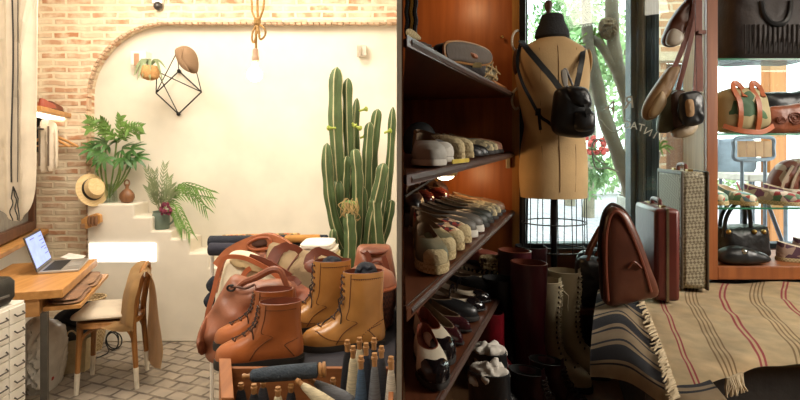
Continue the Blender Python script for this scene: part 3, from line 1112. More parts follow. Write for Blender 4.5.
# cushion
t = thing('seat_cushion', 'cream linen cushion on the bentwood chair seat', 'cushion', cc + Vector((0, 0, .451)), ca)
mb = MB()
mb.puff([(.19, .175), (.2, 0), (.19, -.175), (0, -.185), (-.13, -.165), (-.14, 0), (-.13, .165), (0, .185)], lambda x, y, d: Vector((x, y, .03 + d * (1 if d < 0 else 1) + .0)), .03, .038, rings=8, lump=.006, ls=9)
mb.build('pad', mat('cushion_linen', '#d3c5b0', .95, var=.08, scale=8, bump=.2, bscale=200), t)
MB().tube([Vector((.195 * math.copysign(abs(math.cos(a)) ** .6, math.cos(a)) * (1 if math.cos(a) > 0 else .72), .182 * math.copysign(abs(math.sin(a)) ** .6, math.sin(a)), .03)) for a in [k / 40 * math.tau for k in range(40)]], .005, 6, True).build('piping', M_linen, t)
# coat over the back
M_coat = mat('camel_wool', '#c29c68', .85, var=.08, scale=10, bump=.15, bscale=200, sheen=.2)
t = thing('coat', 'camel coat draped over the back of the bentwood chair', 'coat', P(143, 330, 3.42))
def sheet(mb, rows, th, nu=24, nv=14, lump=.006, seed=0):
    """cloth through rows of control points"""
    R = [smooth_pts(r, nv + 1, False) for r in rows]
    Cc = [smooth_pts([r[j] for r in R], nu + 1, False) for j in range(nv + 1)]
    def f(u, v):
        p = Cc[int(round(v * nv))][int(round(u * nu))]
        q = noise.noise(Vector((p.x * 12, p.z * 8, p.y * 12 + seed)))
        return p + Vector((q * lump, q * lump, 0))
    return mb.grid(f, nu, nv, th)
mb = MB()
sheet(mb, [[P(119, 322, 3.30), P(126, 326, 3.26), P(133, 332, 3.26)],
           [P(122, 303, 3.32), P(128, 306, 3.27), P(134, 310, 3.27)],
           [P(126, 284, 3.36), P(131, 286, 3.30), P(137, 290, 3.28)],
           [P(132, 268, 3.50), P(137, 272, 3.42), P(141, 277, 3.32)],
           [P(140, 261, 3.68), P(144, 265, 3.54), P(147, 272, 3.36)],
           [P(147, 265, 3.72), P(151.5, 275, 3.55), P(155, 285, 3.36)],
           [P(149, 300, 3.72), P(155, 312, 3.53), P(159, 322, 3.34)],
           [P(147, 334, 3.72), P(154, 344, 3.52), P(163, 346, 3.33)],
           [P(146, 355, 3.72), P(152, 366, 3.52), P(161, 369, 3.34)]], .008, 40, 14)
mb.build('body', M_coat, t, world=True)
mb = MB()
sheet(mb, [[P(121, 322, 3.25), P(127, 326, 3.235), P(134, 330, 3.24)], [P(112, 321, 3.3), P(116, 327, 3.25), P(122, 332, 3.24)], [P(100, 322, 3.34), P(103, 326, 3.28), P(108, 330, 3.25)], [P(91, 321, 3.36), P(94, 324, 3.3), P(97, 327, 3.27)]], .008, 20, 8, .004, 4)
mb.build('sleeve', M_coat, t, world=True)

# ---- pendant bulb
Yl = 3.0
t = thing('pendant_bulb', 'glowing bare bulb hanging on a knotted jute rope', 'lamp', P(254, 80, Yl))
L_ = lambda x, y, dy=0: P(x, y, Yl) + Vector((0, dy, 0))
zc = 3.1
rp = MB()
rp.tube([Vector((L_(257, 0).x, Yl, zc)), L_(257.5, 10), L_(258, 18), L_(257, 24), L_(256, 34), L_(256, 50)], .0075)
rp.tube(smooth_pts([L_(257, 22), L_(252, 12, .01), L_(251, 4, .02), L_(250, -14, .02), L_(254, -24), L_(258, -20)], 20, False), .0065)
rp.tube(smooth_pts([L_(258, 22), L_(263, 12, -.01), L_(264, 2), L_(265, -14), L_(262, -24), L_(258, -20)], 20, False), .0065)
rp.tube(smooth_pts([L_(257, 24), L_(254, 32, -.02), L_(253, 40, -.02), L_(255, 43, -.02), L_(257.5, 34, -.02), L_(258, 25)], 20, False), .006)
rp.tube(smooth_pts([L_(258, 24), L_(264, 28, -.02), L_(266.5, 33, -.02), L_(264, 38, -.01), L_(260, 39), L_(259, 32), L_(258, 25)], 22, False), .006)
rp.tube(smooth_pts([L_(257, 24), L_(259, 31, -.03), L_(261, 37, -.03), L_(260, 38.5, -.03)], 10, False), .006)
for k in range(4):
    rp.tube([L_(257.3, 19 + k * 1.6) + Vector((.015 * math.cos(a * math.tau / 12), .015 * math.sin(a * math.tau / 12), 0)) for a in range(12)], .006, 6, True)
rp.build('rope', M_jute, t, world=True)
c = L_(255.5, 56)
MB().lathe([(.006, .045), (.014, .04), (.017, .028), (.018, .0), (.021, -.005), (.021, -.028), (.015, -.034)], 20, Matrix.Translation(c)).build('socket', mat('rosy_brass', '#b8967d', .5), t, world=True)
c = L_(254.7, 74)
MB().lathe([(.012, .066), (.014, .05), (.022, .035), (.037, .018), (.044, 0), (.040, -.022), (.026, -.038), (.004, -.045)], 24, Matrix.Translation(c)).build('bulb', glow('bulb_glow', '#fff3df', 22), t, world=True)

# ---- little boxes and camera high up
t = thing('wall_light_box', 'small white box light on the wall left of the wire sculpture', 'light', P(140, 60, YW - .06))
MB().box(P(141, 59, YW - .055) , (.125, .1, .115)).build('box_body', M_white, t, world=True, bevel=.004)
MB().box(P(136.5, 59.5, YW - .11), (.04, .008, .1)).build('side_plate', mat('copper_plate', '#b58a6a', .5), t, world=True)
t = thing('wall_light_box', 'small grey box light on the wall above the cactus', 'light', P(361, 51, YW - .05))
MB().box(P(362, 51, YW - .04), (.075, .07, .09)).build('box_body', mat('box_grey', '#cfc4b4', .6), t, world=True, bevel=.004)
MB().box(P(359, 51.5, YW - .09), (.03, .03, .085)).build('side_plate', mat('shade_grey', '#b3a592', .6), t, world=True)
t = thing('security_camera', 'tiny dark dome camera on the brick band above the arch', 'camera', P(158, 6, YB - .02))
MB().ball(P(158, 6, YB - .03), .036, 16).build('dome', mat('dome_dark', '#35312f', .2), t, world=True)
MB().box(P(158, 1, YB - .02), (.085, .038, .05)).build('mount', M_white, t, world=True, bevel=.004)

# ---- wire sculpture and hats
t = thing('wire_sculpture', 'black wire diamond sculpture mounted on the plaster wall', 'sculpture', P(178, 95, YW - .04))
nd = dict(A=P(156, 93, 4.30), B=P(178.5, 114, 4.375), C=P(201.5, 92, 4.30), D=P(179, 71, 4.375), E=P(177, 52, 4.12), Fn=P(157, 71.5, 4.12), G_=P(196, 70, 4.12))
for a, b in ('AB', 'BC', 'CD', 'DA'):
    MB().tube([nd[a], nd[b]], .006, 6).build('rod', M_blackm, t, world=True)
for a, b in (('A', 'E'), ('C', 'Fn'), ('A', 'Fn'), ('B', 'Fn'), ('C', 'G_'), ('D', 'E')):
    MB().tube([nd[a], nd[b]], .0042, 6).build('rod', M_blackm, t, world=True)
for k in 'BD':
    MB().ball(nd[k], .018, 10).build('joint', M_blackm, t, world=True)
MB().tube([nd['D'], nd['D'] + Vector((0, .03, 0))], .008).build('wall_pin', M_blackm, t, world=True)
MB().tube([nd['B'], nd['B'] + Vector((0, .03, 0))], .008).build('wall_pin', M_blackm, t, world=True)
M_tweed = weave('tweed', '#8d7258', '#75593f', 120, .95, .4)
t = thing('flat_cap', 'brown tweed flat cap hung on top of the wire sculpture', 'cap', P(187, 72, 4.1))
MB().puff([(180, 48), (188, 46.5), (195, 52), (198, 62), (197, 72), (191, 73), (184, 67), (179, 58)], plane3(4.06), .10, .05, rings=9, p=2.4, lump=.006, ls=.12).build('crown', M_tweed, t, world=True)
MB().puff([(175, 50), (180, 47), (184, 50), (183, 58), (188, 68), (189, 72), (182, 68), (177, 60)], plane3(3.975), .025, .02, rings=6).build('peak', M_tweed, t, world=True)
t = thing('hanging_basket', 'small round straw basket pot hung left on the wire sculpture', 'basket', P(150, 80, 4.1))
M_straw = weave('straw', '#c79a62', '#a8794a', 90, .9)
MB().lathe([(.025, -.055), (.06, -.04), (.074, 0), (.066, .04), (.058, .055), (.05, .045), (.03, -.02)], 22, Matrix.Translation(P(150, 73, 4.08))).build('pot', M_straw, t, world=True)
rnd = random.Random(11)


def blade(mb, pts, w, up=(0, -1, 0), n=9):
    q = smooth_pts(pts, n, False)
    mb.strap(q, [w * math.sin(math.pi * (.12 + .86 * i / (n - 1))) for i in range(n)], .0012, up)


mb = MB()
for k in range(16):
    a = rnd.uniform(0, math.tau)
    c = P(150, 66.5, 4.08)
    r = rnd.uniform(.08, .13)
    e = c + Vector((math.cos(a) * r, -abs(math.sin(a)) * r * .8, rnd.uniform(-.14, .0)))
    blade(mb, [c, c + Vector((math.cos(a) * r * .5, -abs(math.sin(a)) * r * .4, .05)), e], .018)
mb.build('leaves', M_leaf3, t, world=True)
MB().tube([nd['Fn'], P(154, 67, 4.1), P(150, 67, 4.08)], .004).build('hanger_wire', M_blackm, t, world=True)

# ---- plants on the steps
def fan_leaf(mb, c, dirv, nrm, R, lobes=7, w=.3):
    """deeply fingered philodendron leaf"""
    d = Vector(dirv).normalized()
    n = Vector(nrm)
    n = (n - d * n.dot(d)).normalized()
    s = d.cross(n)
    for k in range(lobes):
        a = (k / (lobes - 1) - .5) * 3.6
        rr = R * (1 - .22 * abs(a) / 1.8)
        dd = d * math.cos(a) + s * math.sin(a)
        e = c + dd * rr + n * (-.18 * rr * rr / R)
        q = [c, c + dd * rr * .35 + n * .01, c + dd * rr * .7 + n * .0, e]
        q = smooth_pts(q, 8, False)
        ww = [w * R * x for x in (.25, .34, .5, .62, .62, .5, .3, .05)]
        mb.strap(q, ww, .0012, n)


t = thing('philodendron', 'dark fingered philodendron stems in the glass vase on the top step', 'plant', P(111, 203, 4.27))
base = P(108.5, 198, 4.27)
st, lf = MB(), MB()
for (x, y, dy, dx) in ((104, 152, -.05, -1), (122, 150, .0, 1), (112, 158, -.1, -.3), (128, 158, -.08, 1.2), (96, 149, -.02, -1.3), (118, 142, -.02, .3), (134, 150, -.04, 1.5), (106, 144, 0, -.6), (138, 158, -.05, 1.4)):
    e = P(x, y, 4.27) + Vector((0, dy, 0))
    st.tube(smooth_pts([base + Vector((rnd.uniform(-.01, .01), rnd.uniform(-.01, .01), 0)), lerp(base, e, .4) + Vector((.03 * dx, 0, .02)), e], 10, False), .0065, 6)
    fan_leaf(lf, e, Vector((dx * .55, -.35, -.42 if y > 150 else .1)), Vector((.1 * dx, -.75, .65)), .135, 7, .34)
st.build('stem', mat('stem_green', '#6f8a45', .5), t, world=True)
lf.build('leaf', M_leaf, t, world=True, angle=80)
fr_ = MB()
for k in range(15):
    a = rnd.uniform(-1.4, 1.4)
    r = rnd.uniform(.16, .36)
    c = P(118, 143, 4.22)
    e = c + Vector((math.sin(a) * r * .8, rnd.uniform(-.12, .02), math.cos(a) * r * .95))
    m_ = lerp(c, e, .5) + Vector((math.sin(a) * .04, -.02, .06))
    q = smooth_pts([c, m_, e], 12, False)
    fr_.tube(q, .0018, 4)
    for i in range(2, 12):
        for sg in (1, -1):
            tg = (q[min(i + 1, 11)] - q[i - 1]).normalized()
            sd = tg.cross(Vector((0, -1, 0))).normalized() * sg
            blade(fr_, [q[i], q[i] + (sd * .7 + tg * .4) * .028, q[i] + (sd * .8 + tg * .7) * .05 - Vector((0, 0, .008))], .013, n=4)
fr_.build('fern_frond', M_leaf2, t, world=True, angle=80)
M_vg = glassmat('vase_glass', (.88, .93, .9), .12)
t = thing('glass_vase', 'clear glass vase on the top step holding the dark plant', 'vase', P(110, 204, 4.27))
z0 = P(0, 204, Ys).z + .001
vc = Vector((P(110, 0, 4.27).x, 4.27, z0))
MB().lathe([(.055, 0), (.058, .004), (.055, .05), (.05, .1), (.056, .15), (.052, .15), (.046, .1), (.05, .05), (.052, .01), (.001, .008)], 24, Matrix.Translation(vc)).build('vase_body', M_vg, t, world=True)
t = thing('wooden_flask', 'round carved brown wooden flask with a loop handle on the top step', 'flask', P(127, 204, 4.25))
c = Vector((P(127, 0, 4.24).x, 4.24, z0))
M_gourd = wood('gourd', '#8a5f3d', '#6a4429', 2)
MB().lathe([(.02, 0), (.045, .008), (.06, .04), (.058, .07), (.035, .1), (.014, .115), (.014, .15), (.001, .152)], 22, Matrix.Translation(c), 1, .8).build('flask_body', M_gourd, t, world=True)
MB().tube([c + Vector((.02 * math.cos(a * math.tau / 16), 0, .16 + .026 * math.sin(a * math.tau / 16))) for a in range(16)], .006, 6, True).build('loop', M_gourd, t, world=True)

# jug with the bouquet
zj = P(0, 231, Ys).z + .001
jc = Vector((P(161, 0, 4.26).x, 4.26, zj))
t = thing('enamel_jug', 'grey green enamel jug standing on a plaster step', 'jug', jc)
M_en = mat('green_enamel', '#68776a', .35, var=.08)
MB().lathe([(.062, 0), (.066, .006), (.07, .06), (.068, .11), (.06, .135), (.064, .145), (.058, .143), (.055, .13), (.06, .06), (.05, .01)], 26, Matrix.Translation(jc)).build('jug_body', M_en, t, world=True)
MB().tube(smooth_pts([jc + Vector((.064, -.01, .125)), jc + Vector((.105, -.02, .12)), jc + Vector((.11, -.02, .07)), jc + Vector((.07, -.01, .035))], 14, False), .008).build('handle', M_en, t, world=True)
t = thing('bouquet', 'spray of palm fronds and a purple bloom in the enamel jug', 'flowers', jc + Vector((0, 0, .14)))
fo, fl, pf = MB(), MB(), MB()
base = jc + Vector((0, 0, .12))
for (x, y) in ((150, 170), (153, 180), (158, 172), (163, 166), (168, 178), (157, 185), (172, 185), (148, 188), (166, 190), (176, 192)):
    e = P(x, y, 4.22) + Vector((0, rnd.uniform(-.06, .04), 0))
    q = smooth_pts([base, lerp(base, e, .5) + Vector((0, -.02, .02)), e], 14, False)
    fo.tube(q, .0025, 5)
    for i in range(4, 14):
        tg = (q[min(i + 1, 13)] - q[i - 1]).normalized()
        for sg in (1, -1):
            sd = tg.cross(Vector((rnd.uniform(-.4, .4), -1, 0))).normalized() * sg
            blade(fo, [q[i], q[i] + (sd * .5 + tg * .7) * .03, q[i] + (sd * .6 + tg) * .05], .009, n=4)
fo.build('leaf_stem', M_leaf3, t, world=True, angle=80)
for (m1, e) in (((176, 196), (209, 199)), ((180, 190), (205, 208)), ((178, 188), (196, 190)), ((174, 204), (190, 232)), ((182, 186), (210, 192)), ((172, 212), (182, 228))):
    q = smooth_pts([base, P(*m1, 4.2), P(*e, 4.14)], 18, False)
    pf.tube(q, .0026, 5)
    for i in range(5, 18):
        tg = (q[min(i + 1, 17)] - q[i - 1]).normalized()
        for sg in (1, -1):
            sd = tg.cross(Vector((0, -1, .3))).normalized() * sg
            blade(pf, [q[i], q[i] + (sd * .35 + tg * .6) * .05, q[i] + (sd * .4 + tg * .8) * .09 - Vector((0, 0, .03))], .009, n=5)
pf.build('palm_frond', M_leaf2, t, world=True, angle=80)
for k in range(34):
    v = Vector((rnd.gauss(0, 1), rnd.gauss(0, 1), rnd.gauss(0, 1))).normalized() * .042 * rnd.uniform(.5, 1)
    fl.ball(P(165.5, 209, 4.15) + v * 1.2, .013, 6)
fl.build('bloom', mat('plum_bloom', '#7b2f46', .7, var=.3), t, world=True)

# straw hat on the pier
t = thing('straw_hat', 'straw hat with a black band hanging on the brick pier', 'hat', P(93, 188, 4.2))
hx = (Vector((.74, -.52, .36))).normalized()
Rh = hx.to_track_quat('Z', 'Y').to_matrix().to_4x4()
Mh = Matrix.Translation(P(92, 190, 4.16)) @ Rh
M_hat = weave('hat_straw', '#e0c595', '#cfb07c', 160, .85, .25)
MB().lathe([(.118, -.006), (.12, .0), (.085, .004), (.078, .01), (.073, .05), (.062, .085), (.03, .094), (.001, .086), (.001, .08), (.05, .08), (.068, .02), (.075, -.002)], 32, Mh, 1, 1.15).build('crown', M_hat, t, world=True)
MB().lathe([(.0795, .009), (.0795, .012), (.0765, .038), (.074, .038), (.074, .01)], 32, Mh, 1, 1.15).build('band', M_black, t, world=True)
MB().tube([P(91, 184, 4.17), P(90, 182, YB - .001)], .006).build('peg', M_oakx, t, world=True)
# key rack
t = thing('key_rack', 'small wooden hook board below the straw hat on the pier', 'rack', P(92, 224, 4.2))
MB().prism([(85, 217), (97, 213), (101, 215), (101.5, 222), (94, 226), (86, 229)], plane3(4.1), -.012, .02).build('board', M_oakx, t, world=True, bevel=.003)
MB().box(P(90, 220, 4.2), (.05, .15, .04)).build('arm', M_oakx, t, world=True)
for x in (89, 92.5, 96):
    MB().puff([(x - 1.2, 217), (x + 1.2, 216), (x + 1.6, 223), (x, 226), (x - 1.5, 223)], plane3(4.07), .012, .012).build('hook', mat('hook_brown', '#7a5334', .6), t, world=True)
# bright slot in the plinth
t = thing('wall_lamp', 'bright white rectangular light panel set in the plaster below the steps', 'light', P(122, 262, Ys))
a, b = P(89, 243.5, Ys - .012), P(156, 261.5, Ys)
MB().mm((a.x, a.y, b.z), (b.x, b.y, a.z)).build('panel', glow('panel_glow', '#fffaf0', 2.6), t, world=True, smooth=False)

# ---- cactus
t = thing('column_cactus', 'tall green column cactus with many ribbed arms by the plaster wall', 'cactus', G(362, 400, 0) * 1.0)
M_cac = mat('cactus_green', '#556a40', .55, var=.22, scale=7, bump=.1)
M_spine = mat('spine_pale', '#cfc59a', .8)
def cactus_arm(pts, r, ribs=5, seed=0):
    pts = [P(x, y, Y) for x, y, Y in pts]
    q = smooth_pts(pts, 26, False)
    n = ribs * 8
    rings = []
    m = len(q)
    rn = random.Random(seed)
    for i, p in enumerate(q):
        tg = (q[min(i + 1, m - 1)] - q[max(i - 1, 0)]).normalized()
        a = tg.cross(Vector((0, 1, .01))).normalized()
        b = tg.cross(a)
        tt = i / (m - 1)
        k = r * min(1, (.55 + tt * 4)) * (1 + .07 * math.sin(i * .9 + seed))
        end = (m - 1 - i)
        if end < 4:
            k *= (0.12, .6, .82, .95)[end]
        rings.append([p + (a * math.cos(g) + b * math.sin(g)) * k * (1 + .3 * abs(math.cos(ribs * (g - math.pi / n) / 2)) ** 1.5 - .16) for g in [(j / n + seed * .037) * math.tau for j in range(n)]])
    o = MB().loft(rings).build('arm', M_cac, t, world=True, angle=60)
    o.data.materials.append(M_spine)
    rr = [Vector(p) for p in rings[m // 2]]
    cen = sum(rr, Vector()) / n
    dist = [(p - cen).length for p in rr]
    crest = sorted(range(n), key=lambda j: -(dist[j] + dist[(j + 1) % n]))[:ribs]
    for i in range(1, m - 1):
        for j in crest:
            o.data.polygons[i * n + j].material_index = 1
    return o
arms = [
    ([(352, 262, 3.3), (342, 200, 3.28), (337, 140, 3.25), (336, 100, 3.25), (337, 67, 3.25)], .042),
    ([(356, 262, 3.35), (351, 190, 3.33), (349, 140, 3.3), (348, 100, 3.3), (348, 78, 3.3)], .03),
    ([(358, 262, 3.4), (357, 180, 3.4), (356, 130, 3.38), (357, 98, 3.38)], .023),
    ([(345, 250, 3.25), (335, 222, 3.2), (330, 195, 3.18), (328, 170, 3.17), (327, 143, 3.17)], .033),
    ([(356, 252, 3.2), (358, 190, 3.16), (357, 165, 3.15), (355, 149, 3.15)], .034),
    ([(372, 262, 3.35), (372, 180, 3.35), (374, 140, 3.33), (378, 109, 3.33)], .034),
    ([(366, 260, 3.3), (367, 190, 3.28), (368, 150, 3.27), (370, 122, 3.27)], .030),
    ([(368, 255, 3.2), (372, 220, 3.14), (380, 185, 3.1), (384, 163, 3.1)], .034),
    ([(378, 262, 3.3), (387, 200, 3.3), (391, 150, 3.3), (393.0, 107, 3.3)], .024),
    ([(364, 275, 3.22), (362, 240, 3.22), (361, 205, 3.2), (360, 185, 3.2)], .04),
    ([(338, 258, 3.18), (335, 248, 3.17), (334, 239, 3.16), (333.5, 229, 3.16)], .024),
    ([(374, 262, 3.25), (385, 235, 3.2), (390, 214, 3.18), (392, 200, 3.18)], .024),
    ([(350, 268, 3.12), (351, 240, 3.1), (350, 222, 3.1), (349, 212, 3.1)], .036),
    ([(380, 268, 3.2), (378, 240, 3.14), (376, 215, 3.12), (375, 196, 3.12)], .036),
    ([(340, 262, 3.26), (341, 230, 3.24), (339, 205, 3.24), (338, 180, 3.24)], .04),
    ([(345, 240, 3.3), (345, 200, 3.26), (346, 170, 3.25), (347, 156, 3.25)], .032),
]
for i, (pts, r) in enumerate(arms):
    cactus_arm(pts, r, 5, i)
MB().tube([Vector((P(362, 0, 3.3).x, 3.3, .28)), Vector((P(362, 0, 3.3).x, 3.3, .5)), P(362, 258, 3.3)], [.06, .085, .1], 14).build('trunk', M_cac, t, world=True)
for (x0, y0, x1, y1, Y) in ((359, 111, 368, 108.5, 3.3), (384, 133, 392, 130, 3.25), (352, 125, 362, 129, 3.2), (336, 128, 326.5, 128, 3.2), (352, 123, 356, 126.5, 3.15), (360, 138, 366, 136, 3.3)):
    b = MB()
    a_, c_ = P(x0, y0, Y), P(x1, y1, Y)
    b.tube(smooth_pts([a_, lerp(a_, c_, .5), lerp(a_, c_, .75), c_], 9, False), [.007, .007, .007, .008, .011, .015, .017, .014, .004])
    b.build('flower_bud', mat('bud_green', '#a3b04a', .6), t, world=True)
rt = MB()
for k in range(22):
    a_ = rnd.uniform(-1, 1)
    c_ = P(349 + a_ * 8, 201 + rnd.uniform(-3, 4), 3.1)
    rt.tube(smooth_pts([c_, c_ + Vector((rnd.uniform(-.03, .03), -.03, -.02)), c_ + Vector((rnd.uniform(-.03, .03), -.02, -.07)), c_ + Vector((rnd.uniform(-.04, .04), 0, -.1))], 8, False), .0032, 4)
rt.build('air_roots', mat('root_tan', '#b79d6a', .9), t, world=True)
MB().ball(P(350, 206, 3.13), .045, 12, (1.2, .6, .8)).build('graft', M_leaf2, t, world=True)
# its pot (behind the table)
t2 = thing('cactus_pot', 'big terracotta pot of the column cactus, hidden low behind the bags', 'pot', (P(362, 0, 3.3).x, 3.3, 0))
MB().lathe([(.16, 0), (.2, .3), (.215, .3), (.215, .34), (.19, .34), (.18, .29), (.001, .285)], 28).build('pot_body', mat('terracotta', '#b06a45', .8), t2)
# ================================================================== LEFT ROOM: display table
ZT = .825
t = thing('display_table', 'low wooden display table under the leather bags and boots', 'table', (-.45, 2.2, 0))
to = [(-.62, 1.36), (-.014, 1.36), (-.014, 2.85), (-1.0, 2.85), (-.60, 1.75)]
up_ = lambda x, y, z: Vector((x, y, z))
MB().prism(to, up_, .65, .69).build('table_top', M_oakx, t, world=True, bevel=.003)
for x, y in ((-.56, 1.42), (-.07, 1.42), (-.07, 2.78), (-.88, 2.78)):
    MB().mm((x - .03, y - .03, 0), (x + .03, y + .03, .649)).build('leg', M_oakz, t, world=True, bevel=.004)
t = thing('display_riser', 'black cloth covered riser on the table under the boots', 'riser', (-.4, 2.2, .69))
MB().prism([(-.555, 1.66), (-.016, 1.66), (-.016, 2.8), (-.93, 2.8), (-.58, 1.8)], up_, .6905, ZT).build('riser_block', mat('slate_cloth', '#33323a', .85, var=.15, scale=10, bump=.15, bscale=150), t, world=True, bevel=.006)

# ---- crate with thread cones
t = thing('wooden_crate', 'open wooden crate of thread cones at the front of the table', 'crate', (-.27, 1.5, .691))
M_crate = wood('crate_wood', '#9c6236', '#7a4725', 0, rough=.6)
cx0, cx1, cy0, cy1 = -.56, -.018, 1.385, 1.645
def crp(px, Y): return (px - 400) * Y / F
MB().prism([(crp(222, 1.385), 1.385), (cx1, 1.385), (cx1, cy1), (crp(221, cy1), cy1)], up_, .691, .703).build('bottom', M_crate, t, world=True)
MB().prism([(crp(221, 1.385), 1.385), (crp(234, 1.385), 1.385), (crp(231, cy1), cy1), (crp(219, cy1), cy1)], up_, .703, .885).build('side', wood('crate_side', '#a96a3c', '#85502b', 1, rough=.6), t, world=True, bevel=.002)
MB().mm((cx1 - .014, cy0, .703), (cx1, cy1, .87)).build('side', MATS['crate_side'], t, world=True, bevel=.002)
MB().mm((crp(231.5, cy1), cy1 - .016, .703), (cx1 - .014, cy1, .86)).build('side', M_crate, t, world=True, bevel=.002)
MB().mm((crp(234.5, cy0), cy0, .703), (cx1 - .014, cy0 + .014, .80)).build('side', M_crate, t, world=True, bevel=.002)

TH = {k: mat('thread_' + k, c, .95, var=.18, scale=26, bump=.5, bscale=120, stretch=(1, 1, 14)) for k, c in dict(black='#22232a', navy='#272d3c', cream='#ddcfae', grey='#77797f', blue='#4b6480', white='#d8cdbd', charcoal='#3a3a40').items()}
M_cork = wood('cone_tip', '#b58450', '#8d6237', 2)
def cone(lab, tip, base_z, key, r0=.026, group=None, axis=None, Lc=None):
    """thread cone standing (axis None) or lying along an axis; tip is the top of its wooden tip"""
    if axis is None:
        Lc = tip.z - base_z
        M = Matrix.Translation((tip.x, tip.y, base_z))
        loc = (tip.x, tip.y, base_z)
    else:
        d = Vector(axis).normalized()
        M = Matrix.Translation(Vector(tip) - d * Lc) @ d.to_track_quat('Z', 'Y').to_matrix().to_4x4()
        loc = Vector(tip) - d * Lc
    t = thing('thread_cone', lab, 'thread', loc)
    MB().lathe([(r0 * .7, 0), (r0, .01), (r0 * 1.05, Lc * .2), (r0 * .86, Lc * .5), (r0 * .5, Lc * .8), (r0 * .36, Lc * .86), (r0 * .3, Lc * .865)], 18, M).build('thread', TH[key], t, world=True)
    MB().lathe([(.0075, Lc * .855), (.0075, Lc * .93), (.0095, Lc * .935), (.0095, Lc * .96), (.0075, Lc * .965), (.0075, Lc)], 12, M).build('tip', M_cork, t, world=True)
    return t
rows = [(347.3, 344, 1.60, 'black', 'black thread cone leftmost in the back of the standing cluster'),
        (359.5, 341.5, 1.61, 'cream', 'cream thread cone at the back, second from the left'),
        (374, 342, 1.61, 'black', 'black thread cone rearmost near the tan boot heel'),
        (353, 350, 1.545, 'cream', 'cream thread cone in front of the leftmost black cone'),
        (366, 347, 1.555, 'navy', 'navy thread cone in the middle of the standing cluster'),
        (381.5, 350, 1.56, 'charcoal', 'charcoal thread cone behind the white cone at the right'),
        (361, 360, 1.475, 'blue', 'slate blue thread cone at the front of the cluster'),
        (374.5, 357, 1.475, 'grey', 'grey thread cone at the front beside the slate blue one'),
        (391, 360.5, 1.465, 'white', 'speckled white thread cone at the far right of the crate')]
for px, py, Y, key, lab in rows:
    cone(lab, P(px, py - 4, Y), .7035, key, .0235 if Y > 1.5 else .021, 'standing thread cones')
lay = [((247, 376, 1.50), (325, 368, 1.60), 'navy', .023, 'big dark blue thread cone lying across the top of the crate', 0),
       ]
# big lying bobbin with wooden ends
a, b = P(250, 376, 1.50), P(318, 370, 1.535)
t = thing('thread_bobbin', 'long slate blue thread bobbin lying across the crate on the other cones', 'thread', a)
d = (b - a)
M = Matrix.Translation(a) @ d.normalized().to_track_quat('Z', 'Y').to_matrix().to_4x4()
Lb = d.length
MB().lathe([(.010, 0), (.017, .006), (.021, Lb * .2), (.0225, Lb * .6), (.022, Lb * .98), (.014, Lb)], 20, M).build('thread', mat('thread_slate', '#3d4651', .95, var=.15, scale=30, bump=.5, bscale=150), t, world=True)
MB().lathe([(.007, -.022), (.009, -.016), (.006, -.008), (.008, .002)], 12, M).build('tip', M_cork, t, world=True)
MB().lathe([(.017, Lb), (.021, Lb + .003), (.021, Lb + .009), (.018, Lb + .01), (.018, Lb + .013), (.022, Lb + .014), (.022, Lb + .022), (.012, Lb + .024)], 16, M).build('end_collar', M_cork, t, world=True)
for (x, y, Y, k, lab, dx) in ((241, 383, 1.56, 'black', 'black thread cone beside the left wall of the crate', 0), (254, 384, 1.44, 'black', 'second black thread cone from the left wall of the crate', .1),
                              (263, 381, 1.58, 'charcoal', 'charcoal thread cone under the lying bobbin', 0), (278, 387, 1.44, 'cream', 'cream thread cone standing below the lying bobbin', 0), (291, 384, 1.50, 'black', 'black thread cone between the two cream ones under the bobbin', 0), (333, 378, 1.56, 'navy', 'navy thread cone just right of the lying bobbin end', 0)):
    tp = P(x, y, Y)
    cone(lab, tp, .7035, k, .024)
cone('cream thread cone lying on its side below the right end of the bobbin', P(296, 380, 1.49), 0, 'cream', .022, axis=(-.8, .3, .45), Lc=.17)
cone('grey thread cone lying behind the cream one in the crate', P(309, 379, 1.55), 0, 'grey', .021, axis=(-.86, .2, .38), Lc=.15)

# ---- brown lace boots and tan brogue boots
M_lace = mat('dark_lace', '#2d1d16', .8)
M_hole = mat('punch_dark', '#5d3316', .8)
t = thing('ankle_boot', 'brown leather lace boot standing in front with its laces hanging, toe to the left', 'boot', P(303, 364, 1.77), math.pi + .2)
t.location.z = ZT + .0005
shoe(t, 'boot', M_cognac, M_sole, L=.285, hw=.05, lace=M_lace, shaft=.18, lining=M_brownD, seam=M_hole, eyelet=M_hole)
dup(t, (P(300, 0, 1.9).x - .022, 1.915, ZT + .0005), math.pi + .14, 'brown leather lace boot behind the front one, only its toe and cuff showing')
M_tan = mat('tan_brogue', '#b27d42', .26, var=.12, scale=9, bump=.04, bscale=60)
t = thing('brogue_boot', 'tan brogue boot in front with punched wing tip and navy stuffing', 'boot', (P(388, 0, 1.93).x - .012, 1.93, ZT + .0005), math.pi + .2)
shoe(t, 'boot', M_tan, M_sole, L=.305, hw=.051, lace=M_lace, shaft=.25, lining=M_brownD, stitch=M_hole, soleh=.022, seam=M_hole, eyelet=M_hole)
dup(t, (P(352, 0, 2.12).x, 2.12, ZT + .0005), math.pi + .22, 'tan brogue boot standing behind the other tan boot')
for (x, y, Y, lab) in ((367, 268, 1.945, 'navy cloth stuffed in the top of the front tan boot'), (333, 262, 2.13, 'navy cloth stuffed in the top of the rear tan boot')):
    c = P(x, y, Y)
    t = thing('boot_stuffing', lab, 'cloth', c)
    MB().puff([(x - 12, y + 8), (x - 10, y - 2), (x - 3, y - 6), (x + 6, y - 4), (x + 10, y + 2), (x + 10, y + 9), (x, y + 11)], plane3(Y), .035, .035, lump=.012, ls=.3, seed=x).build('bundle', M_navy, t, world=True)

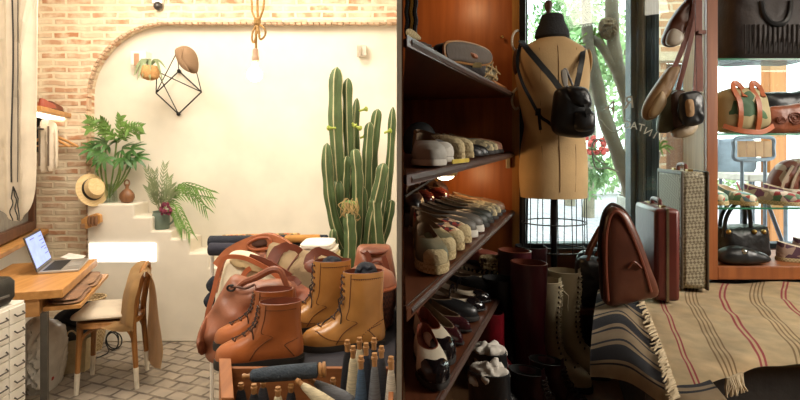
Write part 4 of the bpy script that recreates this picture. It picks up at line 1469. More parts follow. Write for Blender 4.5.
# ---- leather bags
def bag3(Y, tilt=0, y0=0):
    """pixel outline at depth Y; leans back with height"""
    return lambda x, y, d: Vector(((x - 400) * Y / F, Y + d + (y0 - y) * tilt, EZ - (y - HZ) * Y / F))
M_bagL = mat('rust_leather', '#965a3e', .42, var=.16, scale=7, bump=.12, bscale=40)
f3 = bag3(2.02, .0012, 360)
t = thing('hobo_bag', 'slouchy rust brown leather bag slumped over the left table edge', 'bag', f3(215, 361, 0))
MB().puff([(225, 281), (240, 284), (256, 286), (272, 285), (286, 289), (292, 300), (292, 324), (280, 329), (250, 332), (233, 342), (222, 361), (208, 360), (201, 345), (198, 328), (207, 312), (215, 296)], f3, .07, .10, rings=12, n=90, lump=.03, ls=.06, seed=2, centre=(245, 320)).build('bag_body', M_bagL, t, world=True)
MB().tube(smooth_pts([f3(237, 288, -.065), f3(244, 283, -.075), f3(256, 278, -.085), f3(270, 271, -.09), f3(279, 272, -.09), f3(284, 281, -.085), f3(287, 291, -.07)], 30, False), [.010 + .004 * math.sin(i * .11) for i in range(30)]).build('handle', mat('dark_rust', '#87492f', .4, bump=.08), t, world=True)
e = MB()
c = f3(230, 289, -.06)
e.tube([c + Vector((.015 * math.cos(a * math.tau / 14), -.012, .011 * math.sin(a * math.tau / 14))) for a in range(14)], .0045, 6, True)
e.build('grommet', M_blackm, t, world=True)
MB().tube(smooth_pts([f3(229, 289, -.06), f3(236, 287, -.085), f3(246, 288, -.09), f3(254, 285, -.08)], 12, False), .005).build('drawcord', mat('cord_brown', '#5a3424', .6), t, world=True)
MB().puff([(199, 332), (204, 318), (208, 330), (206, 352), (202, 350)], f3, .085, .02, lump=.01, ls=.2).build('side_fold', M_bagL, t, world=True)

f3 = bag3(2.3, .0012, 340)
t = thing('canvas_bag', 'cream canvas bag with brown leather edging behind the rust leather bag', 'bag', f3(225, 335, 0))
MB().puff([(211, 330), (211, 312), (215, 290), (218, 272), (222, 259), (230, 255), (244, 257), (256, 262), (268, 268), (280, 275), (284, 290), (282, 306), (250, 308), (234, 311), (225, 335)], f3, .08, .08, rings=10, n=70, lump=.012, ls=.08).build('bag_body', M_cream, t, world=True)
for pts, w in (([(211, 330), (212, 310), (216, 290), (219, 272), (223, 260), (231, 257), (246, 259), (258, 264), (270, 270), (281, 278)], .012), ([(236, 300), (240, 285), (246, 272), (251, 268)], .014), ([(247, 259), (262, 263), (276, 270), (290, 278)], .02)):
    MB().strap(smooth_pts([f3(x, y, -.088 if w != .02 else -.06) for x, y in pts], 26, False), w * 1.6, .012, (0, -1, .1)).build('edging', M_brownL if w != .02 else M_brownD, t, world=True)
MB().puff([(224, 262), (232, 257), (246, 260), (262, 268), (268, 276), (256, 275), (240, 267), (228, 268)], f3, .095, -.02, lump=.004, ls=.1).build('opening', mat('canvas_inside', '#b39a72', .9), t, world=True)
for i, (x, y) in enumerate(((206, 288), (205, 303))):
    MB().puff([(x - 5, y), (x + 1, y - 8), (x + 6, y - 3), (x + 5, y + 5), (x - 1, y + 7)], f3, .02, .02).build('tassel', M_navy, t, world=True)

M_woven = weave('woven_leather', '#b56c46', '#8a4b2e', 46, .5, .9)
f3 = bag3(2.5, .0015, 300)
t = thing('woven_bag', 'orange brown woven leather bag with a cut-out handle at the back', 'bag', f3(255, 300, 0))
MB().puff([(216, 262), (224, 252), (238, 243), (250, 238), (266, 236), (280, 241), (294, 251), (302, 262), (300, 294), (260, 296), (220, 296), (215, 280)], f3, .07, .06, rings=10, n=70, lump=.006, ls=.1, centre=(258, 275)).build('bag_body', M_woven, t, world=True)
o_ = smooth_pts([(218, 262), (228, 250), (242, 242), (254, 238), (267, 236.5), (280, 241), (291, 249), (300, 260)], 40, False)
MB().strap([f3(x, y + 4.5, -.055) for x, y in o_], .055, .018, (0, -1, .15)).build('top_band', mat('band_leather', '#ad6641', .4, bump=.06), t, world=True)
MB().puff([(248, 243), (256, 239.5), (266, 239), (269, 243), (267, 247), (255, 249), (248, 247)], f3, .074, .0, rings=5, p=3).build('handle_opening', mat('opening_dark', '#47271a', .8), t, world=True)
MB().tube([f3(*v, -.072) for v in smooth_pts([(247, 244), (256, 239), (267, 238.5), (270, 243), (268, 248), (256, 250), (248, 248)], 28)], .006, 6, True).build('opening_rim', M_brownL, t, world=True)

f3 = bag3(2.42, .0015, 320)
t = thing('khaki_bag', 'khaki canvas tote with brown leather handles lying behind the tan boots', 'bag', f3(300, 310, 0))
MB().puff([(262, 268), (263, 250), (268, 246), (284, 250), (306, 256), (326, 262), (342, 266), (342, 290), (330, 301), (290, 301), (266, 300)], f3, .09, .07, rings=10, n=70, lump=.014, ls=.09, seed=5).build('bag_body', M_khaki, t, world=True)
for pts in ([(271, 264), (276, 253), (284, 248.5), (294, 250), (299, 254)], [(309, 274), (310, 260), (317, 253), (330, 256), (342, 264)]):
    MB().strap(smooth_pts([f3(x, y, -.085 + .03 * i / 4) for i, (x, y) in enumerate(pts)], 18, False), [.055] * 6 + [.045] * 4 + [.03] * 8, .008, (0, -1, .2)).build('handle', M_brownD, t, world=True)
MB().puff([(303, 262), (315, 258), (319, 270), (317, 277), (304, 272)], f3, .098, -.07, rings=4, p=4).build('leather_patch', M_brownD, t, world=True)
MB().tube([f3(297, 256, -.07), f3(292, 263, -.092), f3(287, 271, -.097)], .004).build('zip_cord', M_brownD, t, world=True)
MB().puff([(284, 268), (289, 267), (291, 272), (287, 276), (283, 274)], f3, .11, -.08, rings=4).build('zip_pull', M_brownD, t, world=True)
f3 = bag3(2.2, .001, 320)
t = thing('leather_pouch', 'soft brown leather pouch bag between the rust bag and the tan boots', 'bag', f3(300, 320, 0))
MB().puff([(268, 302), (272, 288), (286, 281), (298, 286), (310, 292), (322, 299), (318, 314), (296, 317), (272, 316)], f3, .06, .05, rings=9, lump=.018, ls=.12, seed=4).build('bag_body', mat('pouch_leather', '#94523a', .45, var=.15, bump=.1), t, world=True)
MB().strap(smooth_pts([f3(270, 300, -.05), f3(280, 284, -.05), f3(292, 279, -.03), f3(300, 284, -.04)], 14, False), .022, .007, (0, -1, .3)).build('strap', M_brownD, t, world=True)
c = Vector((P(243, 0, 2.06).x, 2.045, .0))
zb = P(0, 323, 2.045).z
t = thing('shoe_brush', 'pale wooden shoe brush resting on the rust bag behind the brown boots', 'brush', (c.x, c.y, zb))
MB().puff([(-.075, -.02), (-.03, -.026), (.06, -.024), (.075, 0), (.06, .024), (-.03, .026), (-.075, .02)], lambda x, y, d: Vector((x, y, .038 + d)), .013, .012, p=4).build('handle', wood('brush_wood', '#c89656', '#a87640', 0), t)
MB().puff([(-.068, -.016), (.06, -.02), (.066, 0), (.06, .02), (-.068, .016)], lambda x, y, d: Vector((x, y, .013 + d)), .0125, .0125, p=6).build('bristles', mat('bristle', '#3c3a40', .9), t)

# back: rolled textiles and folded stack on a rail
M_rugA = spots('rug_pattern', '#b08a55', ['#bb6a3e', '#6d5a3b', '#d8b37b'], 60, .6, .95)
t = thing('textile_rack', 'white garment rack end standing behind the leather bags', 'rack', (P(214, 0, 2.95).x, 2.95, 0))
xl, xr = P(212, 0, 2.95).x, P(330, 0, 2.95).x
for x in (xl, xr):
    MB().tube([(x, 2.95, 0), (x, 2.95, P(0, 243, 2.95).z)], .012).build('post', M_white, t, world=True)
MB().tube([(xl, 2.95, P(0, 243, 2.95).z), (xr, 2.95, P(0, 243, 2.95).z)], .012).build('rail', M_white, t, world=True)
for (x0, y0, x1, y1, Y, r, m_, lab) in ((209, 242, 328, 241, 2.9, .035, M_navy, 'dark navy rolled textile lying along the back behind the woven bag'),
                                      (222, 238, 300, 236, 2.94, .018, M_rugA, 'thin orange patterned textile roll on top of the navy roll'),
                                      (285, 239, 320, 238, 2.84, .02, mat('mustard_roll', '#b98545', .9), 'mustard rolled textile above the cream stack'),
                                      (209, 249, 262, 250, 2.86, .035, mat('ink_roll', '#30303c', .95, bump=.2), 'ink dark rolled textile at the left end of the back rail')):
    a, b = P(x0, y0, Y), P(x1, y1, Y)
    t = thing('textile_roll', lab, 'textile', a)
    d = (b - a)
    M = Matrix.Translation(a) @ d.normalized().to_track_quat('Z', 'Y').to_matrix().to_4x4()
    MB().lathe([(r * .8, 0), (r, .006), (r * 1.04, d.length * .5), (r, d.length - .006), (r * .8, d.length)], 18, M).build('roll', m_, t, world=True)
    MB().lathe([(r * .3, -.004), (r * .34, .002), (r * .3, .004)], 12, M).build('roll_end', M_linen, t, world=True)
for k, (y, c, lab, x0, x1) in enumerate(((262, '#cdbd8f', 'straw coloured folded textile at the bottom of the stack by the cactus', 300, 340), (255, '#d8c795', 'pale yellow folded textile in the stack by the cactus', 302, 338), (249, '#e6dccb', 'white folded textile near the top of the stack by the cactus', 300, 336), (243.5, '#efe8dc', 'topmost white folded textile of the stack by the cactus', 304, 333))):
    t = thing('folded_textile', lab, 'textile', P((x0 + x1) / 2, y + 3, 2.72), group=None)
    MB().puff([(x0, y - 2.6), ((x0 + x1) / 2, y - 3.1), (x1, y - 2.6), (x1 + 1, y), (x1, y + 2.6), ((x0 + x1) / 2, y + 2.9), (x0, y + 2.6), (x0 - 1, y)], plane3(2.72), .11, .11, rings=6, p=5, lump=.003, ls=.2).build('fold', mat('textile_%d' % k, c, .95, var=.06, bump=.25, bscale=160), t, world=True)
t = thing('stack_shelf', 'plain wooden box carrying the folded textile stack behind the bags', 'box', (P(320, 0, 2.7).x, 2.7, .826))
zt_ = P(0, 265.3, 2.72).z
MB().mm((P(298, 0, 2.72).x, 2.6, ZT + .001), (P(342, 0, 2.72).x, 2.79, zt_)).build('box_body', M_oakx, t, world=True)

# drawstring backpack at the right
f3 = bag3(2.28, .0008, 320)
t = thing('leather_backpack', 'brown leather drawstring backpack beside the cactus behind the tan boots', 'backpack', f3(375, 300, 0))
M_bp = mat('chestnut_leather', '#8b5238', .4, var=.14, scale=9, bump=.08, bscale=50)
MB().puff([(353, 300), (352, 280), (354, 262), (357, 249), (366, 247), (382, 247), (390, 249), (393, 262), (396, 280), (396, 305), (388, 311), (362, 311)], f3, .09, .08, rings=10, n=70, lump=.008, ls=.1, p=2.6).build('bag_body', M_bp, t, world=True)
MB().puff([(357, 252), (366, 248), (380, 248), (390, 250), (384, 255), (368, 256)], f3, .096, -.04, lump=.003, ls=.2).build('gathered_top', M_brownD, t, world=True)
for pts in ([(366, 250), (370, 258), (371, 285)], [(384, 254), (388, 268), (390, 288)]):
    MB().strap(smooth_pts([f3(x, y, -.095) for x, y in pts], 12, False), .022, .006, (0, -1, 0)).build('strap', M_brownD, t, world=True)
MB().tube(smooth_pts([f3(372, 260, -.1), f3(380, 259, -.1), f3(386, 268, -.1), f3(389, 282, -.1)], 12, False), .005).build('drawcord', M_brownD, t, world=True)
# lidded basket
t = thing('leather_basket', 'dark plaited basket with a brown leather cover at the right end of the table', 'basket', Vector((-.125, 2.03, ZT + .001)))
M_plait = weave('plait', '#5b2f20', '#3a1c13', 90, .6, .9)
c = Vector((-.128, 2.11, ZT + .001))
MB().lathe([(.085, 0), (.1, .02), (.11, .12), (.105, .18), (.098, .18), (.1, .1), (.08, .02)], 28, Matrix.Translation(c)).build('basket_body', M_plait, t, world=True)
MB().lathe([(.112, .165), (.114, .185), (.1, .215), (.06, .24), (.001, .246)], 28, Matrix.Translation(c)).build('cover', M_bagL, t, world=True)
MB().tube([c + Vector((.113 * math.cos(a * math.tau / 28), .113 * math.sin(a * math.tau / 28), .17)) for a in range(28)], .008, 6, True).build('rim', M_brownL, t, world=True)
# ================================================================== RIGHT ROOM
# ---- corner shelf unit: the front edge runs away from the viewer to the post
PX, PY = .506, 2.35
sd = Vector((.351, .936, 0)).normalized()        # along the front edge, away
sn_ = Vector((.936, -.351, 0)).normalized()      # out of the shelves
YAWN = math.atan2(sn_.y, sn_.x)
def E(Y): return Vector((PX - .375 * (PY - Y), Y, 0))
def tilt(Y): return -.032 * (PY - Y) / 1.35       # old shelves sag towards the viewer
SH = {1: 1.800, 2: 1.530, 3: 1.270, 4: .990, 5: .72}
def sz(k, Y): return SH[k] + tilt(Y)
t = thing('shelf_unit', 'tall dark wooden corner shelf unit filled with shoes, lit orange from inside', 'shelf', (PX, PY, ZR))
M_shelfw = wood('shelf_wood', '#6b3f2a', '#4d2a1a', 1, rough=.3)
M_orange = wood('orange_wood', '#b5662c', '#98501f', 2, rough=.4)
M_shelfe = mat('shelf_edge', '#4a342a', .5, var=.1, bump=.02)
bk = [Vector((.014, 1.02)), Vector((E(1.02).x, 1.02)), Vector((PX, PY)), Vector((.014, PY + .185))]
for k in (1, 2, 3, 4):
    th = .022
    o = MB()
    pl = [(.012, 1.0), (max(.0135, E(1.0).x), 1.0), (PX - .004, PY - .002), (.10, PY + .150), (.012, PY + .182)]
    if k == 2:
        pl = [(.012, 1.0), (max(.0135, E(1.0).x), 1.0), (PX - .004, PY - .002), (PX - .08, PY - .005), (.03, PY + .08), (.012, PY + .085)]
    va = [o.bm.verts.new((x, y, sz(k, y) - th)) for x, y in pl]
    vb = [o.bm.verts.new((x, y, sz(k, y) - .0005)) for x, y in pl]
    n = len(pl)
    o.face(va[::-1]); o.face(vb)
    for i in range(n):
        o.face([va[i], va[(i + 1) % n], vb[(i + 1) % n], vb[i]])
    sh_ = o.build('shelf', M_shelfw, t, world=True)
    lip = MB().tube([E(1.03) + Vector((0, 0, sz(k, 1.03) - .011)) + sn_ * .004, E(2.34) + Vector((0, 0, sz(k, 2.34) - .011)) + sn_ * .004], .0115, 8).build('shelf_edge', M_shelfe, sh_, world=False)
    lip.data.transform(WM[t.name].inverted())
# end panel, post, hooks
MB().prism([(PX + .004, PY + .002), (PX + .012, PY + .022), (.012, PY + .207), (.012, PY + .187)], up_, ZR + .001, 2.6).build('end_panel', M_orange, t, world=True)
MB().prism([(PX, PY - .002), (PX + .03, PY - .013), (PX + .037, PY + .008), (PX + .012, PY + .02)], up_, ZR + .001, 2.6).build('door_edge', wood('gold_edge', '#b9843f', '#8a5a26', 2, rough=.35), t, world=True)
MB().prism([(PX + .031, PY - .0135), (PX + .055, PY - .022), (PX + .064, PY + .002), (PX + .038, PY + .009)], up_, ZR + .001, 2.6).build('post', M_blackm, t, world=True)
for y in (42, 100):
    c = P(515, y, 2.31)
    MB().tube(smooth_pts([c + Vector((.02, .03, .058)), c + Vector((.0, -.012, .045)), c + Vector((-.016, -.02, .02)), c + Vector((-.016, -.02, -.02)), c + Vector((.0, -.014, -.042)), c + Vector((.012, -.01, -.034))], 16, False), .0055, 8).build('hook', mat('hook_white', '#cfc4b0', .4), t, world=True)
c = P(508, 160, 2.34)
MB().box(c, (.018, .02, .075)).build('latch', mat('latch_beige', '#b3a489', .5), t, world=True, bevel=.003)
MB().ball(P(502, 37, 2.35), .008, 10).build('knob', M_brass, t, world=True)
# lamp under the second shelf
c = P(446, 170.5, 1.44)
zl = sz(2, 1.44) - .023
t = thing('shelf_bulb', 'small glowing puck lamp under the second shelf', 'lamp', (c.x, 1.44, zl))
MB().lathe([(.034, 0), (.034, -.008), (.03, -.012)], 20, Matrix.Translation((.125, 1.44, zl))).build('rim', M_brass, t, world=True)
MB().ball((.125, 1.44, zl - .010), .026, 14, (1, 1, .6)).build('bulb', glow('bulb_shelf', '#ffe9c4', 8), t, world=True)
def point(loc, p, col=(1, .62, .28), r=.03):
    d = bpy.data.lights.new('shelf_lamp_light', 'POINT')
    d.energy = p
    d.color = col
    d.shadow_soft_size = r
    o = bpy.data.objects.new('shelf_lamp_light', d)
    COL.objects.link(o)
    o.location = loc
point((.12, 1.55, zl - .05), .03)
point((.26, 2.22, zl - .06), 1.1)
point((.22, 2.2, 2.25), 1.6, (1, .66, .34))
MB().tube(smooth_pts([P(437, 176, 1.5), P(425, 184, 1.45), P(412, 192, 1.35), P(405, 197, 1.2)], 14, False), .003, 6).build('cord', M_black, t, world=True)

# ---- shoes on the shelves
def bb(c): return mat('m_' + c[1:], c, .5, var=.15, scale=12, bump=.08)
M_rope = weave('rope_sole', '#c9b68c', '#a8946a', 150, .95, .8)
M_wht = mat('white_rubber', '#cfc9bd', .6)
M_floral = spots('floral_cloth', '#b89c7a', ['#a8433c', '#3c3a45', '#d8c7a5', '#7b3a3a'], 70, .55)
M_tap = spots('tapestry', '#8d8061', ['#4d4a3b', '#b5a57e', '#6e624a'], 90, .5)
M_zebra = mat('zebra_base', '#cfc3a2', .6)
nt_, N_, L_n, b_ = nodes_of(M_zebra)
wv = N_.new('ShaderNodeTexWave')
wv.inputs['Scale'].default_value = 16
wv.inputs['Distortion'].default_value = 4
wv.inputs['Detail Scale'].default_value = 2
tcx = N_.new('ShaderNodeTexCoord')
L_n.new(tcx.outputs['Object'], wv.inputs[0])
rpx = N_.new('ShaderNodeValToRGB')
rpx.color_ramp.interpolation = 'CONSTANT'
rpx.color_ramp.elements[0].color = (*srgb('#15130f'), 1)
rpx.color_ramp.elements[1].position = .5
rpx.color_ramp.elements[1].color = (*srgb('#d6caa8'), 1)
L_n.new(wv.outputs['Fac'], rpx.inputs[0])
L_n.new(rpx.outputs[0], b_.inputs['Base Color'])


def put(kind, shelf, Y, lab, up, sole, inset=.012, L=.235, hw=.040, yaw=None, X=None, group=None, cat='shoe', name='shoe', lift=0, **kw):
    """shoe with its toe at the shelf's front edge, turned as far outwards as the narrow shelf allows"""
    e = E(Y) - sn_ * inset
    if X is not None:
        e = Vector((X, Y, 0))
    if yaw is None:
        for a in range(-21, -90, -1):
            hx_ = e.x - L * math.cos(math.radians(a))
            if hx_ > .017 + hw * 1.1 * abs(math.sin(math.radians(a))):
                break
        yaw = a
    a = math.radians(yaw)
    loc = Vector((e.x - L * math.cos(a), e.y - L * math.sin(a), 0))
    z = (sz(shelf, (loc.y + e.y) / 2) if isinstance(shelf, int) else shelf) + .004 + lift
    slope = math.atan(.0237) if isinstance(shelf, int) else 0
    t = thing(name, lab, cat, (loc.x, loc.y, z), a, group)
    kw.setdefault('lining', mat('shoe_lining', '#6b5742', .9, bump=.1))
    shoe(t, kind, up, sole, L=L, hw=hw, **kw)
    return t


# third shelf, from the near end to the post
put('low', 3, 1.235, 'olive espadrille with a cream rope toe, nearest shoe on the third shelf', bb('#5b5a44'), M_rope, inset=.0, toe=mat('rope_cap', '#bfae86', .9, bump=.3, bscale=150), soleh=.022, toelim=.87)
put('low', 3, 1.375, 'grey olive espadrille with a rope sole, second from the near end of the third shelf', bb('#55553f'), M_rope, toe=MATS['rope_cap'], soleh=.022, toelim=.87)
put('low', 3, 1.495, 'nearer espadrille of the red floral pair on the third shelf', M_floral, M_rope, toe=MATS['rope_cap'], soleh=.02, toelim=.88)
put('low', 3, 1.60, 'farther espadrille of the red floral pair on the third shelf', M_floral, M_rope, toe=MATS['rope_cap'], soleh=.02, toelim=.88)
put('low', 3, 1.70, 'nearer grey slip-on shoe with a white sole on the third shelf', bb('#5c574f'), M_wht, soleh=.022)
put('low', 3, 1.795, 'farther grey slip-on shoe with a white sole on the third shelf', bb('#5c574f'), M_wht, soleh=.022)
put('low', 3, 1.885, 'nearer dark green lace shoe beyond the white-soled pair', bb('#2c302a'), M_sole)
put('low', 3, 1.97, 'farther dark green lace shoe beyond the white-soled pair', bb('#2c302a'), M_sole)
put('low', 3, 2.06, 'nearer brown patterned slipper near the shelf post', M_tap, M_sole)
put('low', 3, 2.145, 'farther brown patterned slipper near the shelf post', M_tap, M_sole)
put('low', 3, 2.235, 'tan suede shoe at the post end of the third shelf', bb('#7d5b3e'), M_sole)
# back row of the third shelf
M_burg = mat('burgundy_patent', '#5a2320', .18, var=.2, coat=.4)
for i, (X, Y, lab) in enumerate(((.060, 1.93, 'black rounded loafer toe in the back row, left of the burgundy pair'), (.12, 2.06, 'nearer burgundy loafer in the back row of the third shelf'), (.19, 2.18, 'farther burgundy loafer in the back row of the third shelf'))):
    put('low', 3, Y, lab, M_burg if i else M_blackL, M_sole, X=X, yaw=-75 if i else -86, L=.24, lift=.045, hw=.038)
    MB_ = None
t = thing('shoe_box', 'flat dark shoe box under the back row loafers on the third shelf', 'box', (.13, 2.25, sz(3, 2.2) + .004))
b3 = MB()
b3.prism([(.018, 1.92), (.06, 1.92), (.245, 2.2), (.20, 2.42), (.018, 2.49)], lambda x, y, d: Vector((x, y, sz(3, y) + d)), .003, .046)
b3.build('box_body', bb('#3b2a20'), t, world=True)
t = thing('ankle_boot', 'small dark brown boot at the back of the third shelf under the lamp glow', 'boot', (.10, 2.455, sz(3, 2.4) + .049), -.35)
t.location = (.045, 2.452, sz(3, 2.45) + .049)
shoe(t, 'boot', bb('#4a3020'), M_sole, L=.19, hw=.035, shaft=.085, lace=M_lace, soleh=.015)

# second shelf
put('low', 2, 1.20, 'white canvas shoe at the near end of the second shelf', bb('#9a948b'), M_wht, inset=0, toe=mat('toe_grey', '#aaa59b', .6), L=.23)
put('low', 2, 1.345, 'grey white canvas shoe, second on the second shelf', bb('#6d6a68'), M_wht, toe=M_wht, L=.24)
put('low', 2, 1.50, 'long woven beige slip-on with a rope sole above the glowing lamp', weave('beige_weave', '#a8946c', '#7d6a4a', 120, .9, .5), M_rope, toe=MATS['rope_cap'], soleh=.02, L=.27)
put('low', 2, 1.63, 'farther woven beige slip-on with a rope sole on the second shelf', MATS['beige_weave'], M_rope, toe=MATS['rope_cap'], soleh=.02, L=.27)
put('pump', 2, 1.79, 'nearer black flat shoe on the second shelf', M_blackL, M_sole, heel=.012, L=.25)
put('pump', 2, 1.88, 'farther black flat shoe on the second shelf', M_blackL, M_sole, heel=.012, L=.25)
put('low', 2, 1.99, 'nearer brown and cream patterned shoe on the second shelf', M_tap, M_sole)
put('low', 2, 2.08, 'farther brown and cream patterned shoe on the second shelf', M_tap, M_sole)
put('low', 2, 2.18, 'pinkish tan shoe at the post end of the second shelf', bb('#a8745c'), M_sole)
t = thing('price_tag', 'small yellow tag on the second shelf edge above the lamp', 'tag', E(1.42) + Vector((0, 0, sz(2, 1.42))))
e0, e1 = E(1.30) + sn_ * .018, E(1.47) + sn_ * .018
MB().prism([(0, 0), (1, 0), (1, 1), (0, 1)], lambda a, b, d: lerp(e0, e1, a) + Vector((0, 0, sz(2, 1.4) + .003 + b * .011)) + sn_ * d, 0, .002).build('card', mat('yellow_card', '#c9b042', .7), t, world=True)
# dark round bag behind the second shelf shoes
t = thing('round_purse', 'dark rounded purse standing behind the woven slip-ons on the second shelf', 'bag', (.09, 2.2, sz(2, 2.2)))
MB().puff([(.02, 0), (.015, .07), (.05, .12), (.11, .125), (.15, .08), (.15, .01), (.08, -.002)], lambda x, z, d: Vector((x, 2.2 + d, sz(2, 2.2) + .005 + z)), .04, .04).build('purse_body', M_black, t, world=True)

# ---- top shelf bags
M_gsuede = mat('grey_suede', '#574b41', .75, var=.15, scale=9, bump=.12, bscale=60)
z1 = lambda Y: sz(1, Y) + .002
def shelfpt(Y, out=0): return lambda x, y, d: P(x, y, Y) + sn_ * (-d) + sd * ((x - 460) * .0014)
t = thing('flap_bag', 'grey brown suede flap bag with tan piping on the top shelf', 'bag', P(462, 78, 1.62))
f3 = lambda x, y, d: P(x, y, lerp(1.56, 1.84, (x - 436) / 47)) + Vector((.78, -.62, 0)) * (-d)
MB().puff([(436, 47), (448, 42.5), (466, 45), (478, 51), (483.5, 58), (483, 76), (470, 74.5), (450, 71.5), (437, 69)], f3, .03, .05, rings=8, lump=.004, ls=.3).build('bag_body', mat('bag_dark', '#2d2623', .7, var=.15), t, world=True)
MB().puff([(436, 46), (448, 43), (466, 46), (479, 51.5), (483.5, 58), (481, 64), (470, 65.5), (452, 63), (438, 60)], lambda x, y, d: f3(x, y, d - .03), .014, .012, rings=6, p=4).build('flap', M_gsuede, t, world=True)
o_ = smooth_pts([(436, 46), (448, 43), (466, 46), (479, 51.5), (483.5, 58), (481, 64), (470, 65.5), (452, 63), (438, 60)], 40)
MB().tube([f3(x, y, -.031) for x, y in o_], .0055, 6, True).build('piping', mat('tan_piping', '#a5743f', .5), t, world=True)
MB().puff([(458, 53.5), (464, 55), (467, 60.5), (461, 60)], f3, .052, -.03, rings=3, p=4).build('leather_label', mat('label_tan', '#a0613a', .5), t, world=True)
MB().box(f3(465.5, 66.5, -.044), (.028, .01, .016)).build('clasp', mat('clasp_pale', '#d3c08a', .35, metal=.5), t, world=True)
t = thing('clutch_bag', 'dark lumpy suede clutch left of the grey flap bag on the top shelf', 'bag', P(430, 52, 1.42))
f3b = lambda x, y, d: P(x, y, 195 / (595 - x) + .04) + sn_ * (-d - .02)
MB().puff([(421, 42), (427, 41), (435, 46), (437, 53), (432, 51), (426, 47)], f3b, .02, .03, lump=.006, ls=.4).build('bag_body', mat('suede_brown', '#4b372a', .8), t, world=True)
t = thing('basket_bag', 'pale straw purse at the near left end of the top shelf', 'bag', P(410, 35, 1.2))
f3b = lambda x, y, d: P(x, y, lerp(1.13, 1.26, (x - 405) / 14)) + Vector((0, d, 0))
MB().puff([(405.5, 33), (407, 29.5), (412, 30), (418, 34.5), (421, 39), (414, 39.5), (408, 37)], f3b, .02, .03).build('purse_body', M_rope, t, world=True)
t = thing('patterned_pouch', 'pale grey crisscross pouch leaning at the right end of the top shelf', 'bag', P(493, 80, 1.98))
f3b = lambda x, y, d: P(x, y, lerp(1.88, 2.08, (x - 480) / 23)) + sn_ * (-d - .03)
MB().puff([(483, 74), (486, 64), (491, 59), (497, 62), (502, 72), (504, 81), (494, 80), (485, 79)], f3b, .02, .02).build('pouch_body', M_tap, t, world=True)
cr = MB()
for a, b in (((484, 72), (500, 79)), ((487, 64), (503, 74)), ((486, 78), (496, 62)), ((495, 80), (499, 66)), ((483.5, 76), (490, 60))):
    cr.tube([f3b(*a, -.021), f3b((a[0] + b[0]) / 2, (a[1] + b[1]) / 2, -.03), f3b(*b, -.018)], .003, 5)
cr.build('lacing', mat('lacing_tan', '#a88a5c', .7), t, world=True)
t = thing('clutch_bag', 'flat black leather clutch standing behind the pale pouch on the top shelf', 'bag', P(498, 70, 2.15))
f3b = lambda x, y, d: P(x, y, 2.13) + sn_ * (-d - .06)
MB().puff([(482, 78), (483, 55), (497, 54), (503, 62), (508, 80), (495, 82)], f3b, .015, .015, p=5, smooth=True).build('bag_body', M_blackL, t, world=True)
t = thing('wallet', 'tan leather wallet lying at the post end of the top shelf', 'wallet', P(496, 84, 2.2))
MB().prism([(E(2.02).x - .05, 2.02), (E(2.02).x - .012, 2.02), (E(2.3).x - .012, 2.3), (E(2.3).x - .14, 2.32)], lambda x, y, d: Vector((x, y, z1(y) + d)), .001, .018).build('wallet_body', mat('wallet_tan', '#a96b3c', .45), t, world=True, bevel=.004)
t = thing('bead_string', 'dark string of black and gold beads hanging at the top left of the shelves', 'necklace', P(411, 12, 1.5))
for k in range(3):
    s_ = MB()
    for i in range(20):
        s_.ball(P(407 + k * 4.2 + .6 * math.sin(i), -20 + i * 2.9, 1.7), .0085, 6)
    s_.tube([P(407 + k * 4.2, -50, 1.7), P(407 + k * 4.2, 35, 1.7)], .003, 5)
    s_.build('strand', M_black if k != 1 else mat('bead_gold', '#a07a35', .35, metal=.5), t, world=True)
MB().tube([P(400.6 + 4, -50, 1.7), P(420, -50, 1.7), P(424, -60, 2.5)], .006).build('peg', M_blackm, t, world=True)

# ---- fourth shelf
M_blk2 = mat('black_patent', '#161214', .15, var=.2, coat=.5)
M_specw = mat('cream_leather', '#cfc3ad', .4, var=.06)
put('low', 4, 1.245, 'nearest spectator shoe, white with a black toe, bottom left', M_specw, M_sole, inset=0, toe=M_blk2, L=.24, lining=M_brownD)
put('low', 4, 1.375, 'second spectator shoe, white with a black toe, beyond the nearest one', M_specw, M_sole, toe=M_blk2, L=.25, lining=M_brownD)
M_maro = mat('maroon_patent', '#3d1c20', .15, var=.2, coat=.4)
put('pump', 4, 1.51, 'nearer maroon patent pump on the fourth shelf', M_maro, M_sole, heel=.03, point=1)
put('pump', 4, 1.615, 'farther maroon patent pump on the fourth shelf', M_maro, M_sole, heel=.03, point=1)
put('low', 4, 1.72, 'nearer flat black loafer behind the maroon pumps', M_blackL, M_sole)
put('pump', 4, 1.82, 'nearer cream and black strap shoe with a black toe', M_specw, M_sole, heel=.03, toe=M_blk2, strap=M_blk2)
put('pump', 4, 1.915, 'farther cream and black strap shoe with a black toe', M_specw, M_sole, heel=.03, toe=M_blk2, strap=M_blk2)
put('low', 4, 2.01, 'dull black fur-lined shoe between the strap pair and the zebra pair', mat('black_fur', '#171515', .95, bump=.6, bscale=200), M_sole)
put('pump', 4, 2.10, 'nearer zebra striped shoe on the fourth shelf', M_zebra, M_sole, heel=.02, L=.26)
put('pump', 4, 2.19, 'farther zebra striped shoe on the fourth shelf', M_zebra, M_sole, heel=.02, L=.26)
t = thing('beaded_purse', 'beaded cream and brown purse lying on the zebra shoes', 'bag', P(497, 262, 2.18))
f3b = lambda x, y, d: P(x, y, 2.16) + Vector((0, d, 0))
bm_ = MB()
for i in range(9):
    for j in range(3):
        bm_.ball(f3b(482 + i * 3.2 + j, 259 + j * 4 + .35 * i * (j - 1) * .5, -.012 * math.sin(i / 8 * 3.1)), .011, 8)
bm_.puff([(480, 256), (496, 255), (512, 258), (513, 268), (498, 271), (482, 268)], f3b, .008, .03)
bm_.build('purse_body', spots('beads', '#c9b68c', ['#4a3324', '#a8926a'], 80, .4), t, world=True)
